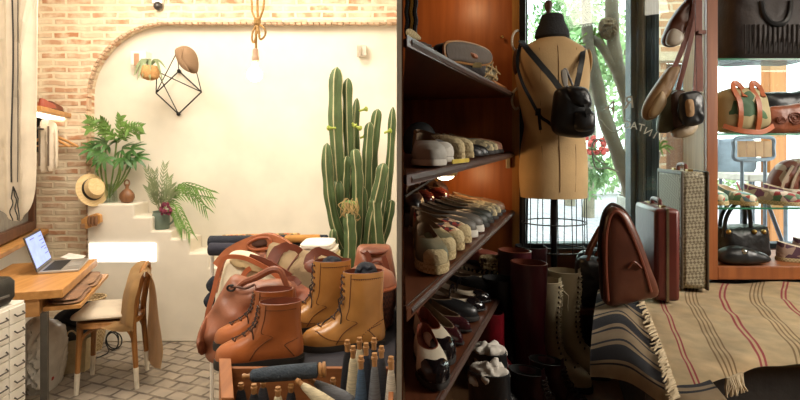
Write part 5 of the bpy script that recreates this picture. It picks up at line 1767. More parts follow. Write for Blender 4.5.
t = thing('sandal', 'brick red and blue sandal at the post end below the third shelf', 'shoe', (E(2.25).x - .24, 2.33, sz(4, 2.3) + .06), math.radians(-21))
shoe(t, 'low', bb('#8a4a3a'), M_sole, L=.23, hw=.036, strap=bb('#2d3a52'))
t = thing('shoe_box', 'low dark box carrying the brick red sandal on the fourth shelf', 'box', (E(2.25).x - .15, 2.3, sz(4, 2.3)))
MB().prism([(.24, 2.30), (PX - .035, 2.24), (PX - .02, 2.31), (.27, 2.42)], lambda x, y, d: Vector((x, y, sz(4, y) + d)), .002, .052).build('box_body', bb('#2a201c'), t, world=True)

# ---- boots standing on the floor in front of the unit
M_wine = mat('wine_leather', '#45131b', .35, var=.25, scale=8, bump=.1)
def fboot(lab, px, Y, m_, H, yaw=-40, L=.26, hw=.046, kind='tall', lining=None, z=ZR + .001, lace=None, **kw):
    x = (px - 400) * Y / F
    t = thing('tall_boot' if kind == 'tall' else 'ankle_boot', lab, 'boot', (x, Y, z), math.radians(yaw))
    shoe(t, kind, m_, M_sole, L=L, hw=hw, shaft=H, lining=lining or M_black, lace=lace, **kw)
    return t
fboot('tall wine red boot nearest the white lace boots', 513, 1.97, M_wine, .455, -45, lining=M_brownD)
fboot('tall wine red boot behind the front wine boot, left of the darkest one', 500, 2.17, M_wine, .46, -42, lining=M_brownD)
fboot('dark wine red boot farthest back beside the shelf post', 517, 2.26, mat('deep_wine', '#381217', .4, var=.2), .46, -45)
fboot('black leather boot with its open top next to the wine boots', 484, 2.07, M_blackL, .37, -40)
M_red = mat('red_leather', '#7d1420', .3, var=.2, coat=.2)
fboot('red ankle boot standing open behind the paper-stuffed boots', 471, 1.96, M_red, .265, -30, kind='boot', lining=mat('red_lining', '#5d1018', .7), L=.25)
b1 = fboot('black ankle boot stuffed with white paper, rear of the pair', 468.6, 1.717, M_blackL, .215, -28, kind='boot', L=.25, hw=.05)
b2 = fboot('black ankle boot stuffed with white paper, front of the pair', 467, 1.539, M_blackL, .225, -25, kind='boot', L=.25, hw=.05)
M_paper = mat('crumpled_paper', '#c2bbb0', .8, var=.05, bump=.8, bscale=30)
for k, (b_, H) in enumerate(((b1, .215), (b2, .225))):
    a = b_.rotation_euler.z
    c = Vector(b_.location) + Vector((math.cos(a), math.sin(a), 0)) * .066 + Vector((0, 0, H + .016))
    t = thing('paper_stuffing', 'crumpled white paper in the %s black ankle boot' % ('rear' if k == 0 else 'front'), 'paper', c)
    m_ = MB().ball((0, 0, 0), .041, 40, (1.05, .8, .75))
    for v in m_.bm.verts:
        q = 1.2 * abs(noise.noise(v.co * 32 + Vector((k * 5, 0, 0)))) + .5 * noise.noise(v.co * 75)
        v.co += v.co.normalized() * q * .026
    m_.build('crumple', M_paper, t, angle=50)
# black shoes on the floor tray in front, small
# white lace boots
M_bone = mat('bone_leather', '#b8aa8b', .45, var=.1, scale=8, bump=.06)
M_lacec = mat('cream_lace', '#bcae90', .8)
fboot('left white tall lace boot, its laces tied in a hanging bow', 529, 2.06, M_bone, .365, -38, L=.245, hw=.046, lining=mat('bone_lining', '#b9aa8c', .8), lace=M_lacec, eyelet=mat('eyelet_dark', '#4a4034', .6), heel=.03)
fboot('right white tall lace boot beside the blanket bench', 549, 2.17, M_bone, .375, -38, L=.245, hw=.046, lining=MATS['bone_lining'], lace=M_lacec, eyelet=MATS['eyelet_dark'], heel=.03)
# lace-up dark red brogues low at the boots' feet
for k, (px, Y, lab) in enumerate(((508, 1.70, 'crumpled dark wine boot foot nearest the white boots, left one'), (528, 1.78, 'crumpled dark wine boot foot nearest the white boots, right one'))):
    fboot(lab.replace('boot foot', 'ankle boot'), px, Y, MATS['deep_wine'], .16, -35, kind='boot', L=.24, lace=M_lace, eyelet=M_sole)
# tall dark bag between boots and bench
t = thing('leather_holdall', 'soft black leather holdall standing between the white boots and the bench', 'bag', P(590, 372, 2.3))
f3 = plane3(2.34)
MB().puff([(576, 262), (584, 250), (598, 248), (606, 262), (608, 300), (604, 345), (578, 346), (574, 310)], f3, .07, .07, rings=9, lump=.02, ls=.1).build('bag_body', M_blackL, t, world=True)
t = thing('stool', 'low black stool carrying the black holdall beside the bench', 'stool', (P(590, 0, 2.34).x, 2.34, ZR))
zt_ = P(0, 346.5, 2.34).z
MB().mm((P(574, 0, 2.34).x, 2.27, zt_ - .03), (P(607, 0, 2.34).x, 2.41, zt_ - .001)).build('seat', M_black, t, world=True, bevel=.003)
for x in (P(576, 0, 2.34).x, P(605, 0, 2.34).x):
    for y in (2.29, 2.39):
        MB().tube([(x, y, ZR + .001), (x, y, zt_ - .03)], .01).build('leg', M_black, t, world=True)
# ================================================================== RIGHT ROOM: window side
# ---- mannequin
Ym = 2.28
t = thing('mannequin', 'beige canvas dress form on a wire skirt stand in front of the window', 'mannequin', (P(551, 0, Ym).x, Ym, ZR))
M_canv = mat('form_canvas', '#c4a272', .8, var=.1, scale=6, bump=.06, bscale=150)
prof = [(38, 541, 565, .055), (43, 530, 574, .075), (50, 518, 585, .095), (60, 514.5, 588.5, .105), (75, 515.5, 589, .11), (90, 518, 588, .11), (105, 520.5, 586, .105), (118, 523, 584, .098), (127, 524.5, 583, .095), (140, 522.5, 584.5, .105), (155, 520.5, 586, .115), (170, 519.5, 586.5, .118), (185, 520, 586.5, .116), (197, 521, 586, .112)]
rings = []
ys = []
q = smooth_pts([Vector((a, b, c)) for a, b, c, d in prof], 40, False)
qd = smooth_pts([Vector((a, d, 0)) for a, b, c, d in prof], 40, False)
for v, w in zip(q, qd):
    l_, r_ = P(v.y, v.x, Ym), P(v.z, v.x, Ym)
    cx, rx = (l_.x + r_.x) / 2, (r_.x - l_.x) / 2
    rings.append([Vector((cx + rx * math.copysign(abs(math.cos(a)) ** .9, math.cos(a)), Ym + w.y * math.sin(a), l_.z)) for a in [k / 36 * math.tau for k in range(36)]])
MB().loft(rings).build('torso', M_canv, t, world=True, angle=60)
sm = MB()
for xs in ((551, 551, 551.5, 552), (534, 533, 536, 537), (570, 570, 568, 567)):
    pts = []
    for k, y in enumerate(range(46, 196, 6)):
        x = xs[0] + (xs[3] - xs[0]) * k / 25
        # front surface at x
        j = min(range(40), key=lambda i: abs(q[i].x - y))
        cx, hw_ = (q[j].y + q[j].z) / 2, (q[j].z - q[j].y) / 2
        dd = qd[j].y * math.sqrt(max(0, 1 - ((x - cx) / hw_) ** 2))
        pts.append(P(x, y, Ym) + Vector((0, -dd - .0005, 0)))
    sm.tube(pts, .0016, 5)
sm.build('seam', mat('seam_brown', '#7d5d39', .9), t, world=True)
for x, s_ in ((516, -1), (588, 1)):
    MB().ball(P(x, 62, Ym), .05, 16, (.24, .9, 1.15)).build('arm_cap', bb('#3d2a1e') if s_ < 0 else M_canv, t, world=True)
c = P(551, 38, Ym)
MB().lathe([(.052, -.01), (.05, .02), (.047, .06), (.045, .07), (.001, .075)], 22, Matrix.Translation(c)).build('neck', M_canv, t, world=True)
c = P(548.5, 18, Ym)
MB().lathe([(.03, -.01), (.03, .0), (.012, .012), (.01, .03), (.016, .045), (.018, .06), (.012, .075), (.001, .08)], 18, Matrix.Translation(c)).build('finial', wood('finial_wood', '#5d3a2a', '#40261a', 2), t, world=True)
pole = MB().tube([(P(554, 0, Ym).x, Ym, P(0, 196, Ym).z), (P(554, 0, Ym).x, Ym, ZR + .03)], .0135, 10)
pole.build('pole', M_blackm, t, world=True)
xb = P(554, 0, Ym).x
base = MB().lathe([(.13, 0), (.13, .01), (.05, .025), (.02, .05), (.001, .05)], 24, Matrix.Translation((xb, Ym, ZR + .001)))
base.build('base', M_blackm, t, world=True)
cx = P(554, 0, Ym).x
zt_, zb_ = P(0, 197, Ym).z, P(0, 250, Ym).z
M_wire = mat('wire_grey', '#3d3a36', .4, metal=.6, bump=0)
for k in range(14):
    a = k / 14 * math.tau + .1
    MB().tube([Vector((cx + .137 * math.cos(a), Ym + .105 * math.sin(a), zt_)), Vector((cx + .14 * math.cos(a), Ym + .12 * math.sin(a), zb_))], .0022, 5).build('cage_wire', M_wire, t, world=True)
for y, r in ((222, .139), (249, .141)):
    MB().tube([Vector((cx + r * math.cos(k / 36 * math.tau), Ym + r * .84 * math.sin(k / 36 * math.tau), P(0, y, Ym).z)) for k in range(36)], .003, 6, True).build('cage_hoop', M_wire, t, world=True)
MB().tube([(cx - .14, Ym, P(0, 249, Ym).z), (cx + .14, Ym, P(0, 249, Ym).z)], .004).build('cage_bar', M_wire, t, world=True)
t = thing('scarf', 'charcoal scarf wrapped round the neck of the dress form', 'scarf', P(551, 38, Ym))
f3 = plane3(Ym)
c = P(552, 27, Ym)
MB().lathe([(.062, -.055), (.075, -.045), (.072, -.02), (.058, .01), (.052, .03), (.046, .05), (.036, .055), (.042, .03)], 26, Matrix.Translation(c), 1.0, .95).build('wrap', mat('scarf_grey', '#2f2f31', .95, var=.15, bump=.3, bscale=120), t, world=True)

# ---- black backpack on the mannequin
Yb = Ym - .185
f3 = bag3(Yb, 0)
t = thing('leather_backpack', 'small black leather backpack hanging by its straps on the dress form', 'backpack', f3(572, 138, 0))
MB().puff([(555, 92), (560, 88), (570, 86), (580, 88), (585, 93), (589, 108), (593, 125), (592, 134), (582, 138), (566, 137), (555, 133), (551.5, 124), (553, 106)], f3, .065, .06, rings=10, n=60, p=2.6, lump=.004, ls=.2).build('bag_body', M_blackL, t, world=True)
MB().puff([(563, 90), (573, 87), (583, 89), (588, 100), (588, 108), (580, 111), (570, 109), (564, 103)], f3, .080, -.045, rings=7, p=3, lump=.003, ls=.2).build('flap', M_blackL, t, world=True)
MB().puff([(567, 113), (577, 110), (589, 112), (591, 124), (588, 131), (576, 133), (568, 128)], f3, .090, -.045, rings=7, p=3.2).build('pocket', M_blackL, t, world=True)
MB().strap([f3(578, 106, -.085), f3(579, 113, -.092), f3(580, 118, -.094)], .014, .004, (0, -1, 0)).build('buckle_strap', M_blackL, t, world=True)
MB().box(f3(579.5, 113, -.096), (.02, .004, .016)).build('buckle', mat('gunmetal', '#5a5a58', .3, metal=.9, bump=0), t, world=True)
surf = lambda x, y, d=.0: P(x, y, Ym - .128 + d)
MB().strap(smooth_pts([P(521, 41, Ym - .02), P(528, 50, Ym - .10), P(540, 64, Ym - .127), P(553, 79, Ym - .135), P(561, 90, Ym - .14)], 22, False), .024, .005, (0, -1, .1)).build('strap', M_blackL, t, world=True)
MB().strap(smooth_pts([P(583, 46, Ym - .03), P(582.5, 56, Ym - .095), P(580, 70, Ym - .127), P(577.5, 82, Ym - .135), P(575, 92, Ym - .14)], 20, False), .022, .005, (0, -1, .1)).build('strap', M_blackL, t, world=True)
MB().strap(smooth_pts([P(521, 42, Ym - .025), P(517, 62, Ym - .06), P(522, 82, Ym - .115), P(531, 100, Ym - .125), P(540, 116, Ym - .13), P(548, 122, Ym - .14), P(556, 129, Ym - .15)], 30, False), .013, .004, (0, -1, .1)).build('strap', M_blackL, t, world=True)
MB().box(P(538, 112, Ym - .135), (.022, .008, .03)).build('strap_slider', M_blackm, t, world=True)
MB().strap([P(539, 114, Ym - .135), P(539.5, 122, Ym - .135), P(540.5, 130, Ym - .13)], .012, .003, (0, -1, 0)).build('strap_end', M_blackL, t, world=True)
MB().tube(smooth_pts([f3(566, 88, -.02), f3(562, 80, -.03), f3(560.5, 73, -.03), f3(563, 70, -.03), f3(566, 76, -.03), f3(571, 86, -.02)], 18, False), .0045).build('grab_loop', mat('loop_grey', '#6f6a64', .5), t, world=True)
MB().puff([(561, 71), (566, 70), (568, 82), (565, 87), (562, 82)], bag3(Yb - .04), .003, .003, rings=3).build('paper_tag', mat('tag_grey', '#8c867d', .7), t, world=True)

# ---- hanging leather bags on the display post
def hangbag(lab, outline, Y, d, m_, straps, flap=None, fm=None, extra=None, w=.02):
    f = bag3(Y)
    t = thing('shoulder_bag', lab, 'bag', f(sum(p[0] for p in outline) / len(outline), max(p[1] for p in outline), 0), group=None)
    MB().puff(outline, f, d, d, rings=8, n=48, lump=.006, ls=.15, p=2.6).build('bag_body', m_, t, world=True)
    if flap:
        MB().puff(flap, lambda x, y, q: f(x, y, q - d * .7), .02, .015, rings=6, p=3).build('flap', fm or m_, t, world=True)
    for s_ in straps:
        MB().strap(smooth_pts([f(x, y, -.01 - .004 * i) for i, (x, y) in enumerate(s_)], 20, False), w, .005, (0, -1, 0)).build('strap', M_brownD, t, world=True)
    return t, f
hangbag('brown satchel with a pale silvery base hanging highest by the post', [(662, 42), (666, 28), (674, 14), (684, 2), (692, -4), (694, 8), (688, 26), (680, 38), (676, 46), (668, 47)], 2.16, .035, mat('satchel_brown', '#5d3520', .4, bump=.1), [[(692, 0), (694, -12), (695, -26)]], [(663, 44), (665, 34), (670, 30), (678, 34), (680, 40), (676, 46), (668, 47.5)], mat('silver_leather', '#b6aa98', .35, var=.1))
hangbag('long olive tan leather bag hanging slanted below the highest satchel', [(642, 112), (646, 100), (656, 84), (668, 68), (676, 66), (679, 70), (672, 88), (662, 106), (655, 118), (645, 120)], 2.14, .03, mat('olive_tan', '#8b6a43', .5, bump=.1), [[(672, 70), (682, 45), (691, 12), (695, -20)]], [(647, 110), (657, 92), (662, 96), (663, 104), (655, 116), (647, 118)], mat('pale_tan', '#a58a63', .5))
t_, f_ = hangbag('green and brown leather bag hanging between the olive and the black bags', [(657, 128), (660, 110), (664, 98), (672, 90), (680, 92), (682, 110), (680, 126), (670, 132), (660, 133)], 2.16, .035, mat('moss_leather', '#5b5a42', .5, bump=.1), [[(676, 92), (684, 60), (692, 20), (695, -20)]], [(668, 96), (674, 91), (682, 93), (683, 110), (681, 126), (670, 128), (667, 112)], mat('umber_flap', '#4c3324', .45))
t_, f_ = hangbag('small black shoulder bag with a tan tag hanging nearest the post', [(680, 96), (686, 92), (696, 91), (701, 96), (703, 110), (702, 122), (694, 126), (684, 125), (679, 115)], 2.07, .03, M_blackL, [[(698, 92), (697.5, 70), (696, 40), (695.5, 10), (695, -20)]], w=.026)
MB().puff([(682, 101), (688, 100.5), (689, 116), (683, 117)], f_, .045, -.038, rings=3, p=5).build('paper_tag', mat('tag_tan', '#a5825a', .7), t_, world=True)
MB().box(f_(697.3, 34, -.03), (.03, .012, .014)).build('buckle', M_brownD, t_, world=True)
hangbag('pale cream curled leather bag hanging lowest under the black bag', [(672, 132), (678, 128), (690, 124), (697, 126), (692, 134), (682, 138), (674, 137)], 2.12, .03, mat('cream_hide', '#a8957a', .5), [[(690, 126), (694, 80), (695.5, 20), (695, -20)]])
t = thing('hook_rail', 'black hook rail fixed on the display post carrying the hanging bags', 'rail', P(695, -22, 2.12))
MB().tube([P(694, -22, 2.0), P(697, -22, 2.34)], .008).build('rod', M_blackm, t, world=True)
MB().tube([P(697, -22, 2.3), P(701, -22, 2.335)], .007).build('bracket', M_blackm, t, world=True)

# ---- bench and blankets
ZB = .965
A = Vector((.60, 1.27)); 
t = thing('bench', 'low dark bench under the striped blankets', 'bench', (1.5, 1.7, ZR))
bo = [(.64, 1.36), (.98, 1.385), (2.65, 1.42), (2.65, 2.70), (1.02, 2.70)]
MB().prism(bo, up_, ZR + .06, ZB).build('seat_block', mat('bench_grey', '#3b3733', .8, bump=.1), t, world=True, bevel=.006)
for x, y in ((.74, 1.44), (2.6, 1.47), (2.6, 2.65), (1.08, 2.65)):
    MB().mm((x - .03, y - .03, ZR), (x + .03, y + .03, ZR + .0595)).build('leg', M_black, t, world=True)

def cloth_px(rows, th, m_, name, t, nu, nv, lump=.004, seed=0):
    R = [smooth_pts(r, nv + 1, False) for r in rows]
    Cc = [smooth_pts([r[j] for r in R], nu + 1, False) for j in range(nv + 1)]
    def f(u, v):
        p = Cc[int(round(v * nv))][int(round(u * nu))]
        return p + Vector((0, 0, lump * noise.noise(Vector((p.x * 9, p.y * 9, seed)))))
    return MB().grid(f, nu, nv, th).build(name, m_, t, world=True, angle=70)
ZC = .975
gb = lambda x, y: G(x, y, ZC)
gc = lambda x, y: G(x, y, ZC + .016)
M_dark = uvstripes('dark_striped', '#ab9474', [(.13, .10, '#23222a'), (.045, .018, '#23222a'), (.215, .018, '#23222a'), (.42, .10, '#23222a'), (.335, .018, '#23222a'), (.505, .018, '#23222a'), (.72, .12, '#23222a'), (.62, .02, '#23222a'), (.82, .02, '#23222a')], 0)
t = thing('blanket', 'beige blanket with dark navy stripes draped over the left end of the bench', 'blanket', gb(640, 330))
rows = [[P(598, 290, 1.99), P(612, 287, 2.03), gb(645, 296), gb(690, 291)],
        [P(595, 305, 1.83), P(619, 301, 1.85), gb(646, 318), gb(690, 325)],
        [P(593, 323, 1.70), P(622, 317, 1.70), gb(652, 343), gb(694, 350)],
        [P(591, 344, 1.59), P(623, 338, 1.55), gb(660, 366), gb(702, 368)],
        [P(590, 362, 1.52), P(625, 363, 1.42), P(670, 389, 1.22), P(715, 384, 1.225)],
        [P(590, 376, 1.49), P(628, 382, 1.375), P(676, 410, 1.17), P(728, 400, 1.19)]]
cloth_px(rows, .006, M_dark, 'cloth', t, 50, 30, .006)
M_str = uvstripes('red_striped', '#d4b98e', [(.155, .010, '#a83a3c'), (.178, .010, '#a83a3c'),
    (.30, .007, '#8f7047'), (.318, .007, '#8f7047'), (.336, .007, '#8f7047'), (.354, .007, '#8f7047'),
    (.468, .010, '#a83a3c'), (.49, .010, '#a83a3c'), (.605, .007, '#8f7047'), (.623, .007, '#8f7047'), (.641, .007, '#8f7047'), (.659, .007, '#8f7047'), (.76, .010, '#a83a3c'), (.78, .010, '#a83a3c'), (.9, .008, '#8f7047'), (.93, .008, '#8f7047')], 1)
t = thing('blanket', 'cream blanket with red and tan stripes and a fringed edge spread over the bench', 'blanket', gc(740, 320))
rows = [[gc(641, 284), gc(662, 284), gc(696, 282), gc(730, 282), gc(766, 282), gc(800, 283), gc(850, 283)],
        [gc(643, 298), gc(661, 298), gc(692, 297), gc(727, 298), gc(764, 299), gc(800, 300), gc(860, 300)],
        [gc(652, 322), gc(671, 322), gc(706, 322), gc(742, 321), gc(784, 321), gc(826, 321), gc(890, 321)],
        [gc(663, 350), gc(682, 350), gc(720, 349), gc(760, 345), gc(806, 343), gc(850, 342), gc(920, 342)],
        [gc(672, 376), gc(692, 372), gc(729, 363), gc(766, 354), gc(812, 352), gc(856, 352), gc(925, 351)],
        [P(679, 397, 1.19), P(699, 389, 1.225), P(733, 375, 1.30), P(769, 366, 1.35), P(814, 365, 1.36), P(858, 365, 1.36), P(927, 364, 1.36)]]
cb = cloth_px(rows, .006, M_str, 'cloth', t, 50, 60, .010, 3)
fr_ = MB()
rnd = random.Random(8)
e = smooth_pts([gc(641, 284), gc(643, 298), gc(652, 322), gc(663, 350), gc(672, 376), P(679, 397, 1.19)], 46, False)
for i in range(46):
    p = e[i]
    for k in range(2):
        q_ = p + Vector((-rnd.uniform(.018, .035), -rnd.uniform(.0, .03), -.004))
        fr_.tube([p + Vector((0, 0, .002)), lerp(p, q_, .5) + Vector((0, rnd.uniform(-.006, .006), .004)), q_ + Vector((0, 0, .002))], [.0035, .003, .0022], 5)
fr_.build('fringe', mat('fringe_cream', '#cbb694', .95), t, world=True)
# fringe hanging in the middle of the front edge
fr_ = MB()
for i in range(26):
    p = lerp(P(727, 378, 1.285), P(742, 372, 1.31), i / 25)
    fr_.tube([p, p + Vector((rnd.uniform(-.008, .008), -.004, -.02)), p + Vector((rnd.uniform(-.012, .012), -.006, -.045))], [.003, .003, .002], 5)
fr_.build('fringe', MATS['fringe_cream'], t, world=True)

# ---- suitcases and bags on the bench
ZCC = ZC + .026
def case(name, lab, cat, px0, pxm, px1, ytop, Y, m_face, m_side, trim, depth, hw_, yaw, hgt=None):
    """upright hard case: near vertical edge at pxm; broad face to the left, narrow side to the right"""
    c0 = P(pxm, 0, Y)
    t = thing(name, lab, cat, (c0.x, Y, ZCC))
    dL = Vector((math.cos(math.radians(yaw)), math.sin(math.radians(yaw)), 0))      # along the left face, away
    dR = Vector((-dL.y, dL.x, 0)) * -1
    if dR.x < 0:
        dR = -dR
    zt_ = P(0, ytop, Y).z
    H = zt_ - ZCC
    Ry = Matrix((dR, dL, Vector((0, 0, 1)))).transposed()
    def lb(a0, a1, b0, b1, z0, z1, mb=None):
        mb = mb or MB()
        c = Vector((c0.x, Y, 0)) + dR * (a0 + a1) / 2 + dL * (b0 + b1) / 2
        mb.box(Vector((c.x, c.y, ZCC + (z0 + z1) / 2)), (a1 - a0, b1 - b0, z1 - z0), Ry)
        return mb
    return t, lb, H
# burgundy case
M_bcase = mat('burgundy_leather', '#5f2922', .35, var=.18, scale=8, bump=.06)
t, lb, H = case('briefcase', 'upright burgundy leather briefcase between the domed bag and the patterned case', 'suitcase', 638, 655, 677, 209, 1.86, None, None, None, 0, 0, 80)
# side (narrow) toward viewer right, broad side to the left
lb(0, .085, 0, .27, .001, H).build('shell', M_bcase, t, world=True, bevel=.014)
lb(.038, .047, -.002, .272, .0, H + .002).build('opening_seam', mat('case_metal', '#8a7a60', .35, metal=.7), t, world=True)
hd_ = MB()
for (a, b) in ((.0425, .06), (.0425, .21)):
    lb(a - .008, a + .008, b - .012, b + .012, H, H + .008).build('lock', M_brass, t, world=True)
c0 = P(655, 0, 1.86)
a_ = math.radians(80)
dL = Vector((math.cos(a_), math.sin(a_), 0)); dR = Vector((math.sin(a_), -math.cos(a_), 0))
def cp(c0, Y, a, b, z): return Vector((c0.x, Y, ZCC + z)) + dR * a + dL * b
MB().tube(smooth_pts([cp(c0, 1.86, .0425, .085, H), cp(c0, 1.86, .0425, .095, H + .022), cp(c0, 1.86, .0425, .175, H + .022), cp(c0, 1.86, .0425, .185, H)], 14, False), .008).build('handle', M_bcase, t, world=True)
# monogram-like diamond pattern case
M_diam = mat('diamond_canvas', '#9c9378', .6, bump=.05)
nt_, N_, L_n, b_ = nodes_of(M_diam)
tcx = N_.new('ShaderNodeTexCoord')
mpx = N_.new('ShaderNodeMapping')
mpx.inputs['Rotation'].default_value = (math.radians(35), math.radians(45), math.radians(20))
L_n.new(tcx.outputs['Object'], mpx.inputs[0])
ck = N_.new('ShaderNodeTexChecker')
ck.inputs['Scale'].default_value = 105
ck.inputs['Color1'].default_value = (*srgb('#746a55'), 1)
ck.inputs['Color2'].default_value = (*srgb('#ada48a'), 1)
L_n.new(mpx.outputs[0], ck.inputs['Vector'])
L_n.new(ck.outputs['Color'], b_.inputs['Base Color'])
t, lb, H = case('suitcase', 'tall pale diamond-patterned vertical suitcase against the display cabinet', 'suitcase', 661, 681, 707, 172, 2.02, None, None, None, 0, 0, 80)
lb(0, .10, 0, .29, .001, H).build('shell', M_diam, t, world=True, bevel=.02)
M_ctrim = mat('case_trim', '#4f4332', .5)
ed = MB()
for a in (.004, .096):
    lb(a - .0045, a + .0045, -.004, .294, -.0, .012, ed); lb(a - .0045, a + .0045, -.004, .294, H - .012, H + .003, ed)
    lb(a - .0045, a + .0045, -.004, .012, .0, H, ed); lb(a - .0045, a + .0045, .278, .294, .0, H, ed)
ed.build('edge_trim', M_ctrim, t, world=True, bevel=.003)
c0 = P(681, 0, 2.02)
for b in (.06, .22):
    lb(.04, .06, b - .012, b + .012, H, H + .009).build('lock', M_brass, t, world=True)
MB().tube(smooth_pts([cp(c0, 2.02, .05, .095, H), cp(c0, 2.02, .05, .105, H + .024), cp(c0, 2.02, .05, .175, H + .024), cp(c0, 2.02, .05, .185, H)], 14, False), .008).build('handle', M_brownD, t, world=True)
# domed brown bag
t = thing('bowling_bag', 'domed dark brown leather case standing at the left end of the blanket', 'suitcase', P(622, 304, 1.80))
fd = lambda x, y, d: P(x, y, 1.97) + Vector((d * .9, d * .42, 0))
out = [(606, 303), (606, 270), (607, 240), (609, 218), (613, 207), (617, 206), (624, 213), (634, 232), (645, 260), (654, 290), (653, 296), (630, 302)]
M_dome = mat('domed_leather', '#5b3020', .35, var=.2, scale=7, bump=.08)
mb = MB()
mb.puff([(604, 302), (602, 270), (601, 240), (605, 216), (611, 207), (617, 207), (626, 214), (636, 234), (647, 264), (656, 292), (640, 299), (620, 303)], plane3(1.80), .045, .05, rings=9, p=4, n=70, centre=(624, 262))
mb.build('shell', M_dome, t, world=True)
MB().tube([P(x, y, 1.757) for x, y in smooth_pts([(608, 301), (606, 270), (606, 240), (609, 220), (614, 212), (622, 216), (632, 236), (643, 265), (651, 292)], 40, False)], .0055, 7).build('piping', M_brownD, t, world=True)
MB().tube([P(x, y, 1.80) + Vector((-.004, 0, .004)) for x, y in smooth_pts([(604, 300), (601.5, 270), (600.5, 240), (604.5, 216), (611, 206.3), (617, 206.3), (626.5, 213.5), (636.5, 234), (647.5, 264)], 40, False)], .006, 7).build('zip', mat('zip_dark', '#2f1a12', .5), t, world=True)
MB().tube(smooth_pts([P(628, 268, 1.752), P(634, 262, 1.745), P(641, 268, 1.752)], 10, False), .004).build('pull', M_brownD, t, world=True)
# black handbag with gilt-brown handles
f3 = plane3(2.14)
t = thing('handbag', 'black handbag with brown and gold handles leaning left of the domed case', 'bag', f3(591, 300, 0))
MB().puff([(577, 262), (583, 256), (594, 256), (603, 260), (606, 275), (606, 300), (592, 306), (578, 302), (575, 280)], f3, .06, .05, rings=9, lump=.01, ls=.15).build('bag_body', M_blackL, t, world=True)
M_hnd = mat('handle_brown', '#6b3a26', .3, coat=.3)
for dx, dd in ((0, -.03), (3, .03)):
    MB().tube(smooth_pts([f3(584 + dx, 262, dd), f3(588 + dx, 250, dd), f3(595 + dx, 236, dd), f3(600 + dx, 228, dd), f3(604 + dx, 228, dd), f3(603 + dx, 238, dd), f3(598 + dx, 252, dd), f3(594 + dx, 264, dd)], 26, False), .0075).build('handle', M_hnd, t, world=True)
for x, y in ((600.5, 229), (605, 228)):
    MB().ball(f3(x, y, -.035), .011, 10, (1.3, 1, .8)).build('gilt_ring', M_brass, t, world=True)
t = thing('side_table', 'small dark table hidden behind the bench end carrying the black handbag', 'table', (f3(590, 0, 0).x, 2.16, ZR))
zt_ = P(0, 306, 2.14).z
x0, x1 = P(574, 0, 2.16).x, P(608, 0, 2.16).x
MB().mm((x0, 2.085, zt_ - .02), (x1, 2.21, zt_ - .001)).build('table_top', M_dkwood, t, world=True)
for x in (x0 + .012, x1 - .012):
    MB().mm((x - .01, 2.12, ZR + .001), (x + .01, 2.16, zt_ - .0205)).build('leg', M_dkwood, t, world=True)

# ---- display cabinet with glass shelves
Yd = 2.15
xl = (707 - 400) * Yd / F
M_cabw = wood('cabinet_orange', '#9a5a2e', '#7b4321', 2, rough=.4)
M_cablit = wood('cabinet_lit_side', '#c49a68', '#a87c4c', 2, rough=.45)  # paler wood carries the light falling on the cabinet's left side
t = thing('display_cabinet', 'wooden display cabinet with glass shelves standing on the bench at the right', 'cabinet', (xl + .4, Yd + .15, ZC))
zc0 = ZC + .03
dd = Vector((.10, .36))
def cab(a, b, z): return Vector((xl + a + dd.x * b, Yd + dd.y * b, z))
Zt = 2.55
def cprism(a0, a1, b0, b1, z0, z1, mb=None):
    mb = mb or MB()
    return mb.prism([(a0, b0), (a1, b0), (a1, b1), (a0, b1)], lambda a, b, z: cab(a, b, z), z0, z1)
cprism(0, .045, 0, .1, zc0, Zt).build('front_post', M_cabw, t, world=True, bevel=.002)
cprism(-.002, .018, .102, 1, zc0, Zt).build('side_panel', M_cablit, t, world=True)
cprism(.045, 1.1, 0, 1, zc0, zc0 + .055).build('base_board', M_cabw, t, world=True, bevel=.003)
cprism(1.1, 1.145, 0, 1, zc0, Zt).build('side_panel', M_cabw, t, world=True)
cprism(.045, 1.1, 0, 1, Zt - .05, Zt).build('top_board', M_cabw, t, world=True)
M_gsh = glassmat('shelf_glass', (.86, .95, .9), .10)
M_gedge = mat('glass_edge_green', '#3f7a5c', .1, bump=0, alpha=.85)
gz = {}
for k, y in enumerate((57.5, 133, 208)):
    z = P(0, y, Yd).z
    gz[k] = z
    g_ = cprism(.046, 1.099, .06, .98, z - .008, z).build('glass_shelf', M_gsh, t, world=True, smooth=False)
    e_ = cprism(.046, 1.099, .045, .059, z - .0078, z - .0002).build('glass_edge', M_gedge, g_, smooth=False)
    e_.data.transform(WM[t.name].inverted())
gz[3] = zc0 + .055
# contents
def onshelf(k, outline, b, d, name, lab, cat, m_, part='bag_body', lump=.005, d1=None, p=2.6, **kw):
    Y = Yd + dd.y * b
    f = plane3(Y)
    low = max(q[1] for q in outline)
    dz = gz[k] + .001 - P(0, low, Y).z
    f2 = lambda x, y, q: f(x, y, q) + Vector((0, 0, dz))
    t = thing(name, lab, cat, f2(sum(q[0] for q in outline) / len(outline), low, 0))
    MB().puff(outline, f2, d, d1 or d, rings=9, n=60, lump=lump, ls=.12, p=p, **kw).build(part, m_, t, world=True)
    return t, f2
M_bigbag = mat('ribbed_brown', '#2f2420', .6, var=.15, bump=.1)
t, f2 = onshelf(0, [(722, 57), (719, 30), (720, 2), (724, -14), (760, -20), (792, -14), (794, 2), (797, 30), (798, 56), (760, 58)], .5, .11, 'handbag', 'big dark brown ribbed handbag filling the top shelf of the display cabinet', 'bag', M_bigbag, p=4)
rb = MB()
for k in range(15):
    x = 728 + k * 4.6
    rb.tube([f2(x, y, -.112) for y in range(24, 56, 4)], .0035, 5)
rb.build('ribs', mat('rib_dark', '#251b17', .7), t, world=True)
MB().tube([f2(*v, -.112) for v in smooth_pts([(744, 2), (746, 14), (752, 22), (760, 24), (767, 21), (771, 12), (772, 2)], 24, False)], .012, 8).build('handle', M_blackL, t, world=True)
